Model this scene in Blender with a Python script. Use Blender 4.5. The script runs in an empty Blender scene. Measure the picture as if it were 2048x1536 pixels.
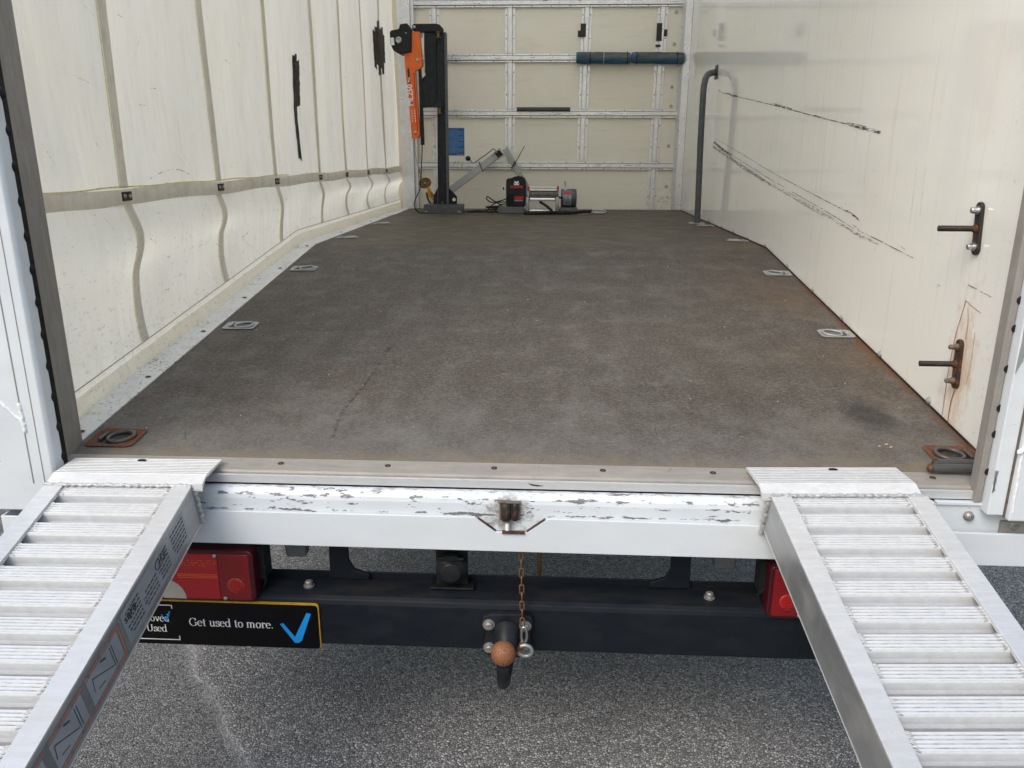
import bpy, bmesh, math, random
import numpy as np
from mathutils import Vector, Matrix, noise as mnoise
random.seed(7)
scene = bpy.context.scene
COL = scene.collection

# ------------------------------------------------------------------ camera
CAM = Vector((0.0846, -1.540, 0.6602))
PITCH, YAW, ROLL, FPX = 0.28603, 0.048495, 0.003344, 1564.33      # focal length in px of a 2048 px wide picture
FWD = Vector((-math.sin(YAW)*math.cos(PITCH), math.cos(YAW)*math.cos(PITCH), -math.sin(PITCH)))
RGT = Vector((math.cos(YAW), math.sin(YAW), 0)); UPV = RGT.cross(FWD)
c_, s_ = math.cos(ROLL), math.sin(ROLL)
RGT, UPV = c_*RGT + s_*UPV, -s_*RGT + c_*UPV
cd = bpy.data.cameras.new('camera'); cam = bpy.data.objects.new('camera', cd); COL.objects.link(cam)
cd.sensor_width = 36; cd.lens = 36*FPX/2048; cd.clip_start = 0.02; cd.clip_end = 400
cam.matrix_world = Matrix(((RGT.x, UPV.x, -FWD.x, CAM.x), (RGT.y, UPV.y, -FWD.y, CAM.y), (RGT.z, UPV.z, -FWD.z, CAM.z), (0, 0, 0, 1)))
scene.camera = cam

# ------------------------------------------------------------------ light: bright overcast day
SUN_EL, SUN_AZ = math.radians(47), math.radians(214)              # azimuth clockwise from +Y: behind the camera, to its left
w = bpy.data.worlds.new('World'); scene.world = w; w.use_nodes = True
nt = w.node_tree; bg = nt.nodes['Background']
sky = nt.nodes.new('ShaderNodeTexSky'); sky.sky_type = 'NISHITA'; sky.sun_disc = False
sky.sun_elevation = SUN_EL; sky.sun_rotation = SUN_AZ
sky.air_density = 1.5; sky.dust_density = 3.0; sky.ozone_density = 1.5
nt.links.new(sky.outputs[0], bg.inputs[0]); bg.inputs[1].default_value = 0.15
sl = bpy.data.lights.new('sun', 'SUN'); sun = bpy.data.objects.new('sun', sl); COL.objects.link(sun)
sl.energy = 1.2; sl.angle = math.radians(35); sl.color = (1, 0.99, 0.975)
sd = Vector((math.sin(SUN_AZ)*math.cos(SUN_EL), math.cos(SUN_AZ)*math.cos(SUN_EL), math.sin(SUN_EL)))
sun.rotation_euler = sd.to_track_quat('Z', 'Y').to_euler(); sun.location = (0, -3, 6)
vs = scene.view_settings; vs.view_transform = 'Standard'; vs.look = 'None'; vs.gamma = 1; vs.use_curve_mapping = False
vs.exposure = 0.33

# ------------------------------------------------------------------ measured layout (metres, sill top = 0)
HW = 1.05; XL = -0.998; YB = 2.044; ZB = 0.2574; LY = 4.579; KZ = ZB/YB; GZ = -0.75; RZ = 2.35
def zd(y): return KZ*min(max(y, 0), YB) if y < YB else ZB
def at(u, v, y):                                                  # the point seen at (u, v) that lies at distance y into the truck
    d = FWD + RGT*((u-1024)/FPX) - UPV*((v-768)/FPX); t = (y-CAM.y)/d.y; return CAM + d*t

# ------------------------------------------------------------------ material helpers
class NT:
    def __init__(s, name):
        s.m = bpy.data.materials.new(name); s.m.use_nodes = True; s.t = s.m.node_tree; s.b = s.t.nodes['Principled BSDF']; s._p = {}
    def n(s, typ, **kw):
        x = s.t.nodes.new(typ)
        for k, v in kw.items(): setattr(x, k, v)
        return x
    def l(s, a, b): s.t.links.new(a, b)
    def put(s, sock, v):
        if hasattr(v, 'is_output') or isinstance(v, bpy.types.NodeSocket): s.l(v, sock)
        else: sock.default_value = v
    def coord(s, kind='Object'):
        if kind not in s._p:
            s._p[kind] = s.n('ShaderNodeNewGeometry').outputs['Position'] if kind == 'W' else s.n('ShaderNodeTexCoord').outputs[kind]
        return s._p[kind]
    def mapv(s, scale=(1, 1, 1), kind='W', rot=(0, 0, 0), loc=(0, 0, 0)):
        x = s.n('ShaderNodeMapping'); s.l(s.coord(kind), x.inputs[0]); x.inputs[1].default_value = loc; x.inputs[2].default_value = rot; x.inputs[3].default_value = scale; return x.outputs[0]
    def noise(s, scale=5, detail=4, rough=0.55, vec=None, dist=0):
        x = s.n('ShaderNodeTexNoise'); s.l(vec or s.coord('W'), x.inputs['Vector']); x.inputs['Scale'].default_value = scale; x.inputs['Detail'].default_value = detail; x.inputs['Roughness'].default_value = rough; x.inputs['Distortion'].default_value = dist; return x.outputs['Fac']
    def voro(s, scale=5, feature='F1', vec=None, out='Distance', rnd=1):
        x = s.n('ShaderNodeTexVoronoi', feature=feature); s.l(vec or s.coord('W'), x.inputs['Vector']); x.inputs['Scale'].default_value = scale; x.inputs['Randomness'].default_value = rnd; return x.outputs[out]
    def math(s, op, a, b=0.0, c=0.0, clamp=False):
        x = s.n('ShaderNodeMath', operation=op, use_clamp=clamp); s.put(x.inputs[0], a); s.put(x.inputs[1], b); s.put(x.inputs[2], c); return x.outputs[0]
    def ramp(s, f, lo, hi, a=0.0, b=1.0):
        x = s.n('ShaderNodeMapRange'); s.put(x.inputs[0], f); x.inputs[1].default_value = lo; x.inputs[2].default_value = hi; x.inputs[3].default_value = a; x.inputs[4].default_value = b; return x.outputs[0]
    def mix(s, f, a, b, mode='MIX'):
        x = s.n('ShaderNodeMix', data_type='RGBA', blend_type=mode); s.put(x.inputs[0], f)
        for sk, v in ((x.inputs[6], a), (x.inputs[7], b)):
            if isinstance(v, tuple) and len(v) == 3: v = (*v, 1)
            s.put(sk, v)
        return x.outputs[2]
    def sep(s, v): x = s.n('ShaderNodeSeparateXYZ'); s.l(v, x.inputs[0]); return x.outputs
    def bump(s, h, strength=0.3, dist=0.001, prev=None):
        x = s.n('ShaderNodeBump'); s.l(h, x.inputs['Height']); x.inputs['Strength'].default_value = strength; x.inputs['Distance'].default_value = dist
        if prev: s.l(prev, x.inputs['Normal'])
        s.l(x.outputs[0], s.b.inputs['Normal']); return x.outputs[0]
    def base(s, v): s.put(s.b.inputs['Base Color'], (*v, 1) if isinstance(v, tuple) and len(v) == 3 else v)
    def rough(s, v): s.put(s.b.inputs['Roughness'], v)
    def metal(s, v): s.put(s.b.inputs['Metallic'], v)
def simple(name, col, rough=0.5, metal=0.0, var=0.12, scale=25, bump=0.0, stretch=(1, 1, 1)):
    m = NT(name); v = m.mapv(stretch, 'Object'); f = m.noise(scale, 5, 0.6, v)
    dk = tuple(c*(1-var*1.6) for c in col); lt = tuple(min(1, c*(1+var)) for c in col)
    m.base(m.mix(m.ramp(f, 0.3, 0.7), dk, lt)); m.rough(m.ramp(f, 0.3, 0.7, rough*1.15, rough*0.85)); m.metal(metal)
    if bump: m.bump(f, bump, 0.002)
    return m.m
def rusty(name, col, amount=0.5, rough=0.6, metal=0.0, scale=40):
    m = NT(name); f = m.noise(scale, 6, 0.65, m.coord('Object')); g = m.noise(scale*4, 4, 0.6, m.coord('Object'))
    rc = m.mix(m.ramp(g, 0.3, 0.7), (0.055, 0.022, 0.011), (0.19, 0.072, 0.027))
    k = m.ramp(f, 0.62-amount*0.35, 0.70-amount*0.25)
    m.base(m.mix(k, col, rc)); m.rough(m.ramp(k, 0, 1, rough, 0.9)); m.metal(m.ramp(k, 0, 1, metal, 0)); m.bump(g, 0.5, 0.001); return m.m
MAT = {}
MAT['white'] = None
def white_paint():
    m = NT('white_paint'); v = m.coord('W'); z = m.sep(v)
    st = m.noise(9, 5, 0.6, m.mapv((0.35, 1, 1), 'W')); fine = m.noise(120, 4, 0.7, m.mapv((0.25, 1, 1.6), 'W'))
    big = m.noise(3, 3, 0.5)
    base = m.mix(m.ramp(st, 0.35, 0.7), (0.62, 0.655, 0.685), (0.70, 0.73, 0.755))
    grime = m.ramp(m.noise(45, 6, 0.75, m.mapv((0.5, 1, 1), 'W')), 0.66, 0.78, 0, 0.55)
    base = m.mix(grime, base, (0.42, 0.37, 0.31)); base = m.mix(m.ramp(big, 0.45, 0.75, 0, 0.14), base, (0.55, 0.50, 0.42))
    chip = m.math('GREATER_THAN', fine, 0.712)
    base = m.mix(chip, base, (0.20, 0.20, 0.20)); m.base(base); m.rough(m.ramp(fine, 0.3, 0.7, 0.36, 0.5)); m.bump(m.math('SUBTRACT', m.noise(160, 3, 0.5), m.math('MULTIPLY', chip, 0.6)), 0.15, 0.0008); return m.m
MAT['white'] = white_paint()
def chipped_beam():                                               # the sill beam: paint knocked off along its rounded upper edge
    m = NT('chipped_white_paint'); v = m.coord('W'); x, y, z = m.sep(v)
    f = m.noise(70, 7, 0.68, m.mapv((0.40, 1, 1.3), 'W')); g = m.noise(6, 3, 0.5, m.mapv((1, 0.05, 0.05), 'W'))
    band = m.math('MAXIMUM', m.ramp(m.math('ABSOLUTE', m.math('ADD', z, 0.0385)), 0.0, 0.010, 0.15, 0.0), m.ramp(m.math('ABSOLUTE', m.math('ADD', z, 0.054)), 0.0, 0.012, 0.085, 0.0))
    band = m.math('MULTIPLY', band, m.ramp(g, 0.36, 0.58, 0.35, 1.15))
    chip = m.math('GREATER_THAN', m.math('ADD', f, band), 0.668)
    edge = m.math('GREATER_THAN', m.math('ADD', f, m.ramp(m.math('ABSOLUTE', m.math('ADD', z, 0.0725)), 0, 0.005, 0.13, 0)), 0.62)
    chip = m.math('MAXIMUM', chip, edge)
    dirt = m.ramp(m.math('ADD', m.noise(70, 5, 0.7, m.mapv((0.4, 1, 1), 'W')), m.ramp(z, -0.031, -0.022, 0, 0.3)), 0.62, 0.78, 0, 0.75)
    base = m.mix(dirt, m.mix(m.ramp(g, 0.3, 0.7), (0.62, 0.655, 0.685), (0.70, 0.73, 0.755)), (0.20, 0.15, 0.11))
    hx_ = m.math('MULTIPLY', m.math('SUBTRACT', x, 0.003), 1/0.055); hz_ = m.math('MULTIPLY', m.math('ADD', z, 0.070), 1/0.050); hr = m.math('ADD', m.math('SQRT', m.math('ADD', m.math('MULTIPLY', hx_, hx_), m.math('MULTIPLY', hz_, hz_))), m.ramp(m.noise(60, 5, 0.7), 0.3, 0.7, -0.45, 0.45)); base = m.mix(m.ramp(hr, 0.30, 0.95, 0.85, 0), base, (0.16, 0.13, 0.10))
    m.base(m.mix(chip, base, m.mix(m.noise(200, 2), (0.10, 0.10, 0.105), (0.24, 0.24, 0.25)))); m.rough(0.42); m.bump(m.math('MULTIPLY', chip, -1), 0.5, 0.0008); return m.m
MAT['chipped'] = chipped_beam()
def chequer():                                                    # worn white tread plate along the curtain
    m = NT('worn_white_tread_plate'); f = m.noise(140, 5, 0.7, m.mapv((1.6, 0.5, 1), 'W', rot=(0, 0, 0.6))); g = m.noise(120, 5, 0.7, m.mapv((0.5, 1.6, 1), 'W', rot=(0, 0, 0.5))); b = m.noise(8, 4)
    k = m.math('GREATER_THAN', m.math('ADD', m.math('MAXIMUM', f, g), m.ramp(b, 0.3, 0.7, -0.06, 0.06)), 0.635)
    d = m.mix(m.ramp(m.noise(25, 5, 0.6), 0.5, 0.8, 0, 0.5), (0.70, 0.70, 0.68), (0.42, 0.39, 0.34))
    m.base(m.mix(k, d, (0.13, 0.12, 0.11))); m.rough(0.5); m.bump(m.math('MULTIPLY', k, -1), 0.5, 0.001); return m.m
MAT['chequer'] = chequer()
def deck_mat():
    m = NT('worn_phenolic_deck'); x, y, z = m.sep(m.coord('W'))
    big = m.noise(1.6, 5, 0.6); med = m.noise(9, 6, 0.65); fi = m.noise(260, 4, 0.7); swirl = m.noise(55, 6, 0.75, m.mapv((0.35, 1.0, 1), 'W'), 0.6)
    fib = m.noise(135, 3, 0.9, m.mapv((0.6, 1.2, 1), 'W')); fib2 = m.noise(230, 3, 0.9, m.mapv((0.8, 1.2, 1), 'W')); hue = m.noise(2.6, 4, 0.6, m.mapv((1, 1, 1), 'W', loc=(5, 2, 0)))
    base = m.mix(m.ramp(big, 0.35, 0.65), (0.074, 0.061, 0.050), (0.084, 0.071, 0.060))
    base = m.mix(m.ramp(hue, 0.52, 0.70, 0, 0.45), base, (0.088, 0.066, 0.058)); base = m.mix(m.ramp(hue, 0.46, 0.32, 0, 0.4), base, (0.072, 0.067, 0.052))
    base = m.mix(m.ramp(m.math('ADD', fib, m.ramp(med, 0.3, 0.7, -0.03, 0.03)), 0.51, 0.62, 0, 0.65), base, (0.165, 0.152, 0.138))
    base = m.mix(m.ramp(fib, 0.48, 0.38, 0, 0.7), base, (0.030, 0.025, 0.021))
    base = m.mix(m.ramp(fib2, 0.53, 0.62, 0, 0.75), base, (0.026, 0.022, 0.019)); base = m.mix(m.ramp(fib2, 0.45, 0.36, 0, 0.7), base, (0.200, 0.183, 0.163))
    lane = m.noise(7, 5, 0.7, m.mapv((1.6, 0.12, 1), 'W')); base = m.mix(m.ramp(lane, 0.54, 0.72, 0, 0.28), base, (0.165, 0.152, 0.136)); base = m.mix(m.ramp(lane, 0.45, 0.30, 0, 0.25), base, (0.040, 0.033, 0.028))
    rub = m.noise(22, 6, 0.75, m.mapv((0.5, 1.4, 1), 'W', rot=(0, 0, 0.35)), 1.0); base = m.mix(m.ramp(rub, 0.60, 0.70, 0, 0.35), base, (0.21, 0.20, 0.18))
    # lighter grey painted in at the tail for its sheen, and the worn brown wood right at the edge
    tail = m.math('ADD', m.ramp(y, 0.05, 0.45, 0.62, 0), m.ramp(med, 0.3, 0.7, -0.25, 0.25)); base = m.mix(m.ramp(tail, 0, 1, 0, 0.75), base, (0.19, 0.182, 0.170))
    brown = m.ramp(m.math('ADD', m.math('MULTIPLY', m.ramp(y, 0.05, 0.14, 1, 0), 0.6), m.noise(14, 5, 0.6)), 0.70, 1.05, 0, 0.55); base = m.mix(brown, base, (0.20, 0.16, 0.11))
    # rust washed along the right wall
    r1 = m.math('ADD', m.ramp(x, 0.99, 1.05, 0, 0.75), m.ramp(m.noise(7, 5, 0.65, m.mapv((1, 0.5, 1), 'W')), 0.35, 0.75, -0.35, 0.35)); base = m.mix(m.math('MULTIPLY', m.ramp(r1, 0.25, 0.7, 0, 0.85), m.ramp(y, 2.0, 1.3)), base, (0.13, 0.052, 0.022))
    r2 = m.math('MULTIPLY', m.ramp(x, 0.62, 0.95, 0, 1), m.ramp(m.noise(2.2, 4, 0.6), 0.45, 0.7)); base = m.mix(m.math('MULTIPLY', r2, 0.65), base, (0.115, 0.068, 0.032))
    # dark oil stain near the right edge
    dx = m.math('MULTIPLY', m.math('SUBTRACT', x, 0.885), 14.0); dy = m.math('MULTIPLY', m.math('SUBTRACT', y, 0.345), 7.5)
    rr = m.math('SQRT', m.math('ADD', m.math('MULTIPLY', dx, dx), m.math('MULTIPLY', dy, dy)))
    oil = m.ramp(m.math('ADD', rr, m.ramp(m.noise(12, 4), 0.3, 0.7, -0.35, 0.35)), 0.25, 1.0, 0.62, 0); base = m.mix(oil, base, (0.022, 0.021, 0.02))
    # loading bay beyond the bend: flatter, olive-brown dirt streaks
    far = m.math('MULTIPLY', m.ramp(y, YB-0.01, YB+0.02), m.ramp(m.noise(6, 5, 0.65, m.mapv((0.35, 1.6, 1), 'W')), 0.35, 0.7, 0.15, 0.7)); base = m.mix(far, base, (0.105, 0.083, 0.052))
    m.base(base); m.rough(m.ramp(med, 0.3, 0.7, 0.66, 0.48)); m.b.inputs['Specular IOR Level'].default_value = 0.22
    mesh = m.voro(210, 'DISTANCE_TO_EDGE', m.mapv((1, 0.6, 1), 'W'), rnd=0.25)
    b = m.bump(mesh, 0.25, 0.001); m.bump(swirl, 0.2, 0.001, b); return m.m
MAT['deck'] = deck_mat()
def asphalt():
    m = NT('coarse_asphalt'); w1 = m.n('ShaderNodeVectorMath', operation='ADD'); nz = m.n('ShaderNodeTexNoise'); nz.inputs['Scale'].default_value = 60; m.l(m.coord('W'), nz.inputs['Vector'])
    sc = m.n('ShaderNodeVectorMath', operation='SCALE'); m.l(nz.outputs['Color'], sc.inputs[0]); sc.inputs[3].default_value = 0.006; m.l(m.coord('W'), w1.inputs[0]); m.l(sc.outputs[0], w1.inputs[1]); v = w1.outputs[0]
    e = m.voro(150, 'DISTANCE_TO_EDGE', v); vc = m.n('ShaderNodeTexVoronoi'); m.l(v, vc.inputs['Vector']); vc.inputs['Scale'].default_value = 150
    e2 = m.voro(190, 'DISTANCE_TO_EDGE', v); vc2 = m.n('ShaderNodeTexVoronoi'); m.l(v, vc2.inputs['Vector']); vc2.inputs['Scale'].default_value = 190
    x, y, z = m.sep(m.coord('W'))
    rnd = m.sep(vc.outputs['Color'])[0]; rnd2 = m.sep(vc2.outputs['Color'])[0]
    fine = m.noise(500, 3, 0.6)
    # finer patch left of an old joint
    lim = m.math('ADD', m.math('MULTIPLY', y, -0.80), m.math('ADD', -0.645, m.ramp(m.noise(7, 2), 0.3, 0.7, -0.025, 0.025)))
    dj = m.math('SUBTRACT', x, lim); left = m.ramp(dj, -0.01, 0.01, 1, 0); joint = m.ramp(m.math('ABSOLUTE', dj), 0.004, 0.040, 0.62, 0)
    stone = m.mix(m.ramp(rnd, 0.1, 1.0), (0.25, 0.237, 0.222), (0.66, 0.63, 0.60)); stone = m.mix(m.ramp(fine, 0.55, 0.7, 0, 0.5), stone, (0.18, 0.178, 0.176))
    st = m.mix(m.ramp(e, 0.04, 0.14), (0.085, 0.079, 0.074), stone)
    s2 = m.mix(m.ramp(e2, 0.04, 0.18), (0.04, 0.038, 0.037), m.mix(rnd2, (0.18, 0.170, 0.16), (0.48, 0.46, 0.435)))
    base = m.mix(left, st, s2); base = m.mix(m.math('MULTIPLY', joint, m.ramp(m.noise(230, 4, 0.7), 0.44, 0.56)), base, (0.56, 0.545, 0.53))
    big = m.noise(2.5, 4, 0.6); base = m.mix(m.ramp(big, 0.35, 0.7, 0.10, 0), base, (0.08, 0.076, 0.074))
    oil = m.ramp(m.noise(1.3, 3, 0.6, m.mapv((1, 1, 1), 'W', loc=(3.2, 1.1, 0))), 0.60, 0.72, 0, 0.15); base = m.mix(oil, base, (0.03, 0.03, 0.03))
    m.base(base); m.rough(m.ramp(fine, 0.3, 0.7, 0.55, 0.8)); h = m.mix(left, m.ramp(e, 0, 0.25), m.ramp(e2, 0, 0.3, 0, 0.5))
    m.bump(m.math('ADD', h, m.math('MULTIPLY', rnd, 0.5)), 0.9, 0.004); return m.m
MAT['asphalt'] = asphalt()
def curtain_mat(name, c1, c2, trans=0.35, weave=0.0):
    m = NT(name); y_ = m.sep(m.coord('W'))[1]; st = m.noise(11, 6, 0.65, m.mapv((1, 3.0, 0.35), 'W')); sp = m.noise(150, 5, 0.72, m.mapv((1, 1.4, 0.8), 'W')); bl = m.noise(2.2, 4, 0.6)
    scr = m.noise(45, 6, 0.7, m.mapv((1, 1.0, 2.2), 'W', rot=(0.5, 0, 0)))
    x, y, z = m.sep(m.coord('W'))
    base = m.mix(m.ramp(st, 0.35, 0.72), c2, c1); base = m.mix(m.ramp(bl, 0.4, 0.7, 0, 0.35), base, tuple(a*b for a, b in zip(c1, (0.93, 0.88, 0.80))))
    sm = m.noise(5.5, 7, 0.72, m.mapv((1, 2.2, 0.7), 'W', rot=(0.25, 0, 0))); base = m.mix(m.ramp(sm, 0.50, 0.75, 0, 0.32), base, tuple(a*b for a, b in zip(c1, (0.72, 0.68, 0.62))))
    run = m.noise(42, 6, 0.72, m.mapv((1, 1.6, 0.10), 'W')); base = m.mix(m.math('MULTIPLY', m.ramp(run, 0.55, 0.75), m.ramp(y_, 0.5, 4.0, 0.22, 0.55)), base, (0.42, 0.36, 0.29))
    low = m.ramp(z, 0.75, 0.15, -0.01, 0.085)
    base = m.mix(m.math('MULTIPLY', m.ramp(m.math('ADD', scr, low), 0.635, 0.75), 0.34), base, (0.22, 0.19, 0.15))
    base = m.mix(m.math('GREATER_THAN', m.math('ADD', sp, low), 0.765), base, (0.25, 0.21, 0.17))
    if weave:
        wv = m.voro(420, 'DISTANCE_TO_EDGE', rnd=0.1); base = m.mix(m.ramp(wv, 0, 0.25, weave, 0), base, (0.16, 0.14, 0.11))
        base = m.mix(m.ramp(m.noise(18, 6, 0.7), 0.5, 0.75, 0, 0.5), base, (0.48, 0.44, 0.37))
    m.base(base); m.rough(0.42 if not weave else 0.7); m.bump(m.noise(7, 4, 0.55), 0.25, 0.012)
    tr = m.n('ShaderNodeBsdfTranslucent'); m.put(tr.inputs[0], m.mix(1.0, base, (1.0, 0.985, 0.93), 'MULTIPLY')); ms = m.n('ShaderNodeMixShader'); ms.inputs[0].default_value = trans
    m.l(m.b.outputs[0], ms.inputs[1]); m.l(tr.outputs[0], ms.inputs[2]); m.l(ms.outputs[0], m.t.nodes['Material Output'].inputs[0]); return m.m
MAT['curtain'] = curtain_mat('curtain_fabric', (0.92, 0.90, 0.845), (0.87, 0.845, 0.78), 0.54)
MAT['webbing'] = curtain_mat('dirty_webbing', (0.76, 0.73, 0.66), (0.66, 0.63, 0.565), 0.42, 0.15)
MAT['roof'] = curtain_mat('translucent_roof', (0.97, 0.965, 0.95), (0.95, 0.945, 0.925), 0.93)
def wall_mat():
    m = NT('glossy_cream_panel'); big = m.noise(1.5, 4, 0.5); run = m.noise(16, 6, 0.65, m.mapv((1, 2.5, 0.12), 'W')); sp = m.noise(170, 4, 0.75)
    x, y, z = m.sep(m.coord('W'))
    base = m.mix(m.ramp(big, 0.3, 0.7), (0.85, 0.83, 0.77), (0.87, 0.855, 0.805))
    base = m.mix(m.ramp(run, 0.56, 0.80, 0, 0.34), base, (0.50, 0.42, 0.33))
    base = m.mix(m.math('GREATER_THAN', sp, 0.80), base, (0.2, 0.15, 0.1))
    dirty = m.ramp(m.math('ADD', m.noise(60, 6, 0.7), m.ramp(y, 0.1, 0.5, 0.10, -0.02)), 0.66, 0.76, 0, 0.35); base = m.mix(dirty, base, (0.38, 0.25, 0.16))
    # rust bled round the lower bolt plate
    dy = m.math('MULTIPLY', m.math('SUBTRACT', y, 0.285), 1/0.055); dz = m.math('MULTIPLY', m.math('SUBTRACT', z, 0.17), 1/0.165)
    rr = m.math('SQRT', m.math('ADD', m.math('MULTIPLY', dy, dy), m.math('MULTIPLY', dz, dz)))
    ru = m.ramp(m.math('ADD', rr, m.ramp(m.noise(28, 6, 0.75, m.mapv((1, 1.2, 0.6), 'W')), 0.3, 0.7, -0.8, 0.8)), 0.25, 1.3, 0.48, 0); base = m.mix(ru, base, (0.60, 0.31, 0.12))
    m.base(base); m.rough(m.ramp(m.noise(4, 5, 0.6), 0.3, 0.7, 0.045, 0.085)); m.b.inputs['Specular IOR Level'].default_value = 0.8
    b = m.bump(m.noise(2.6, 2, 0.4), 0.05, 0.01); m.bump(m.noise(30, 3, 0.5, m.mapv((1, 1, 0.4), 'W')), 0.02, 0.001, b); return m.m
MAT['wall'] = wall_mat()
def panel_mat():
    m = NT('cream_grp_panel'); big = m.noise(2.2, 5, 0.6); ho = m.noise(14, 5, 0.65, m.mapv((0.25, 1, 2.2), 'W')); sp = m.noise(130, 4, 0.7)
    base = m.mix(m.ramp(big, 0.3, 0.7), (0.79, 0.745, 0.62), (0.83, 0.79, 0.675)); base = m.mix(m.ramp(ho, 0.55, 0.8, 0, 0.3), base, (0.45, 0.38, 0.27))
    base = m.mix(m.math('GREATER_THAN', sp, 0.79), base, (0.2, 0.16, 0.12)); m.base(base); m.rough(0.27); m.bump(m.noise(11, 4, 0.6), 0.25, 0.003); return m.m
MAT['panel'] = panel_mat()
def alu(name, col=(0.80, 0.80, 0.79), rough=0.38, metal=0.75, dirt=0.4, stretch=(0.2, 1, 1), speck=0.735, bmp=0.12):
    m = NT(name); f = m.noise(60, 6, 0.7, m.mapv(stretch, 'Object')); g = m.noise(14, 5, 0.65, m.coord('Object')); s2 = m.noise(260, 3, 0.7, m.coord('Object'))
    base = m.mix(m.ramp(f, 0.35, 0.7), tuple(c*0.82 for c in col), col); base = m.mix(m.ramp(g, 0.48, 0.78, 0, dirt), base, (0.40, 0.36, 0.31))
    base = m.mix(m.math('GREATER_THAN', s2, speck), base, (0.24, 0.21, 0.18))
    m.base(base); m.metal(m.ramp(g, 0.45, 0.75, metal, metal*0.6)); m.rough(m.ramp(f, 0.3, 0.7, rough*1.3, rough*0.8)); m.bump(m.noise(35, 4, 0.6, m.coord('Object')), bmp, 0.001); return m.m
MAT['alu'] = alu('mill_aluminium', (0.74, 0.745, 0.75), 0.42, 0.45)
MAT['tread'] = alu('bright_tread_aluminium', (0.80, 0.805, 0.81), 0.42, 0.3, 0.22, (0.5, 1, 1), 0.745, 0.0)
MAT['groovedark'] = simple('plate_groove_shade', (0.20, 0.195, 0.19), 0.6, 0.1, 0.3, 60)  # hook plate grooves: their shade is put into a dark colour
MAT['groove'] = simple('rung_groove_shade', (0.44, 0.435, 0.43), 0.6, 0.2, 0.3, 60)  # rung grooves: shade between the ribs painted as a mid grey
MAT['web'] = alu('scuffed_ramp_web', (0.50, 0.50, 0.50), 0.38, 0.75, 0.35, (1, 0.12, 1))
MAT['rail'] = alu('dull_rail_aluminium', (0.84, 0.84, 0.85), 0.30, 0.6, 0.12, (0.3, 1, 0.3), 0.80, 0.03)
MAT['edge'] = alu('worn_edge_aluminium', (0.36, 0.335, 0.305), 0.5, 0.3, 0.6)
MAT['channel'] = alu('grey_steel_channel', (0.33, 0.305, 0.28), 0.55, 0.3, 0.5, (1, 1, 0.2))
MAT['galv'] = alu('galvanised_steel', (0.46, 0.47, 0.46), 0.42, 0.6, 0.3)
MAT['chrome'] = simple('bright_zinc', (0.50, 0.51, 0.51), 0.3, 0.9, 0.15, 60)
MAT['weld'] = simple('weld_bead', (0.50, 0.50, 0.49), 0.5, 0.4, 0.2, 160, 0.6)
MAT['whiteweld'] = simple('painted_weld', (0.82, 0.83, 0.84), 0.35, 0, 0.08, 120, 0.5)
MAT['black'] = simple('black_powder_coat', (0.017, 0.019, 0.023), 0.42, 0, 0.3, 30, 0.1)
MAT['bumper'] = None
def bumper_mat():
    m = NT('dusty_black_steel'); f = m.noise(26, 6, 0.7, m.mapv((0.4, 1, 1), 'W')); g = m.noise(200, 4, 0.75); x, y, z = m.sep(m.coord('W'))
    base = m.mix(m.ramp(f, 0.45, 0.8, 0, 0.4), (0.007, 0.010, 0.015), (0.026, 0.026, 0.026)); n = m.n('ShaderNodeNewGeometry'); up = m.sep(n.outputs['Normal'])[2]
    base = m.mix(m.math('MULTIPLY', m.ramp(up, 0.5, 0.9), m.ramp(m.noise(18, 6, 0.7, m.mapv((0.3, 1, 1), 'W')), 0.45, 0.72, 0.02, 0.4)), base, (0.055, 0.047, 0.04))
    base = m.mix(m.math('GREATER_THAN', g, 0.775), base, (0.16, 0.15, 0.13)); m.base(base); m.rough(m.ramp(f, 0.3, 0.7, 0.40, 0.6)); m.b.inputs['Specular IOR Level'].default_value = 0.22; m.bump(m.noise(90, 3), 0.08, 0.001); return m.m
MAT['bumper'] = bumper_mat()
MAT['rubber'] = simple('black_rubber', (0.012, 0.013, 0.014), 0.5, 0, 0.3, 50, 0.2)
MAT['plastic'] = simple('black_plastic', (0.018, 0.018, 0.020), 0.38, 0, 0.2, 80)
MAT['darkgrey'] = simple('dark_grey_paint', (0.075, 0.083, 0.088), 0.42, 0, 0.2, 40)
MAT['greypaint'] = simple('winch_grey_paint', (0.12, 0.13, 0.135), 0.4, 0.2, 0.15, 60)
MAT['orange'] = simple('orange_paint', (0.76, 0.135, 0.008), 0.38, 0, 0.08, 40)
MAT['rust'] = rusty('rust', (0.10, 0.05, 0.025), 0.9, 0.85)
MAT['rustplate'] = rusty('rust_eaten_plate', (0.035, 0.020, 0.014), 0.42, 0.8)
MAT['rustdark'] = rusty('rusted_black_steel', (0.020, 0.016, 0.013), 0.18, 0.55)
MAT['rustball'] = rusty('rusted_tow_ball', (0.26, 0.105, 0.045), 0.35, 0.5, 0.1, 300)
MAT['rustchain'] = rusty('rusted_chain', (0.16, 0.10, 0.055), 0.55, 0.6, 0.3, 90)
MAT['steelbar'] = rusty('dark_bar_steel', (0.085, 0.082, 0.083), 0.14, 0.4, 0.3, 30)
MAT['bolt'] = rusty('zinc_bolt', (0.34, 0.33, 0.31), 0.22, 0.4, 0.6, 120)
MAT['beige'] = rusty('dirty_latch', (0.13, 0.115, 0.095), 0.35, 0.6, 0.0, 70)
MAT['blue'] = simple('blue_sleeve', (0.028, 0.10, 0.165), 0.6, 0, 0.35, 22, 0.3, (0.4, 1, 1.6))
MAT['bluegrey'] = simple('faded_sleeve', (0.085, 0.098, 0.090), 0.7, 0, 0.35, 22, 0.3, (0.4, 1, 1.6))
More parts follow.
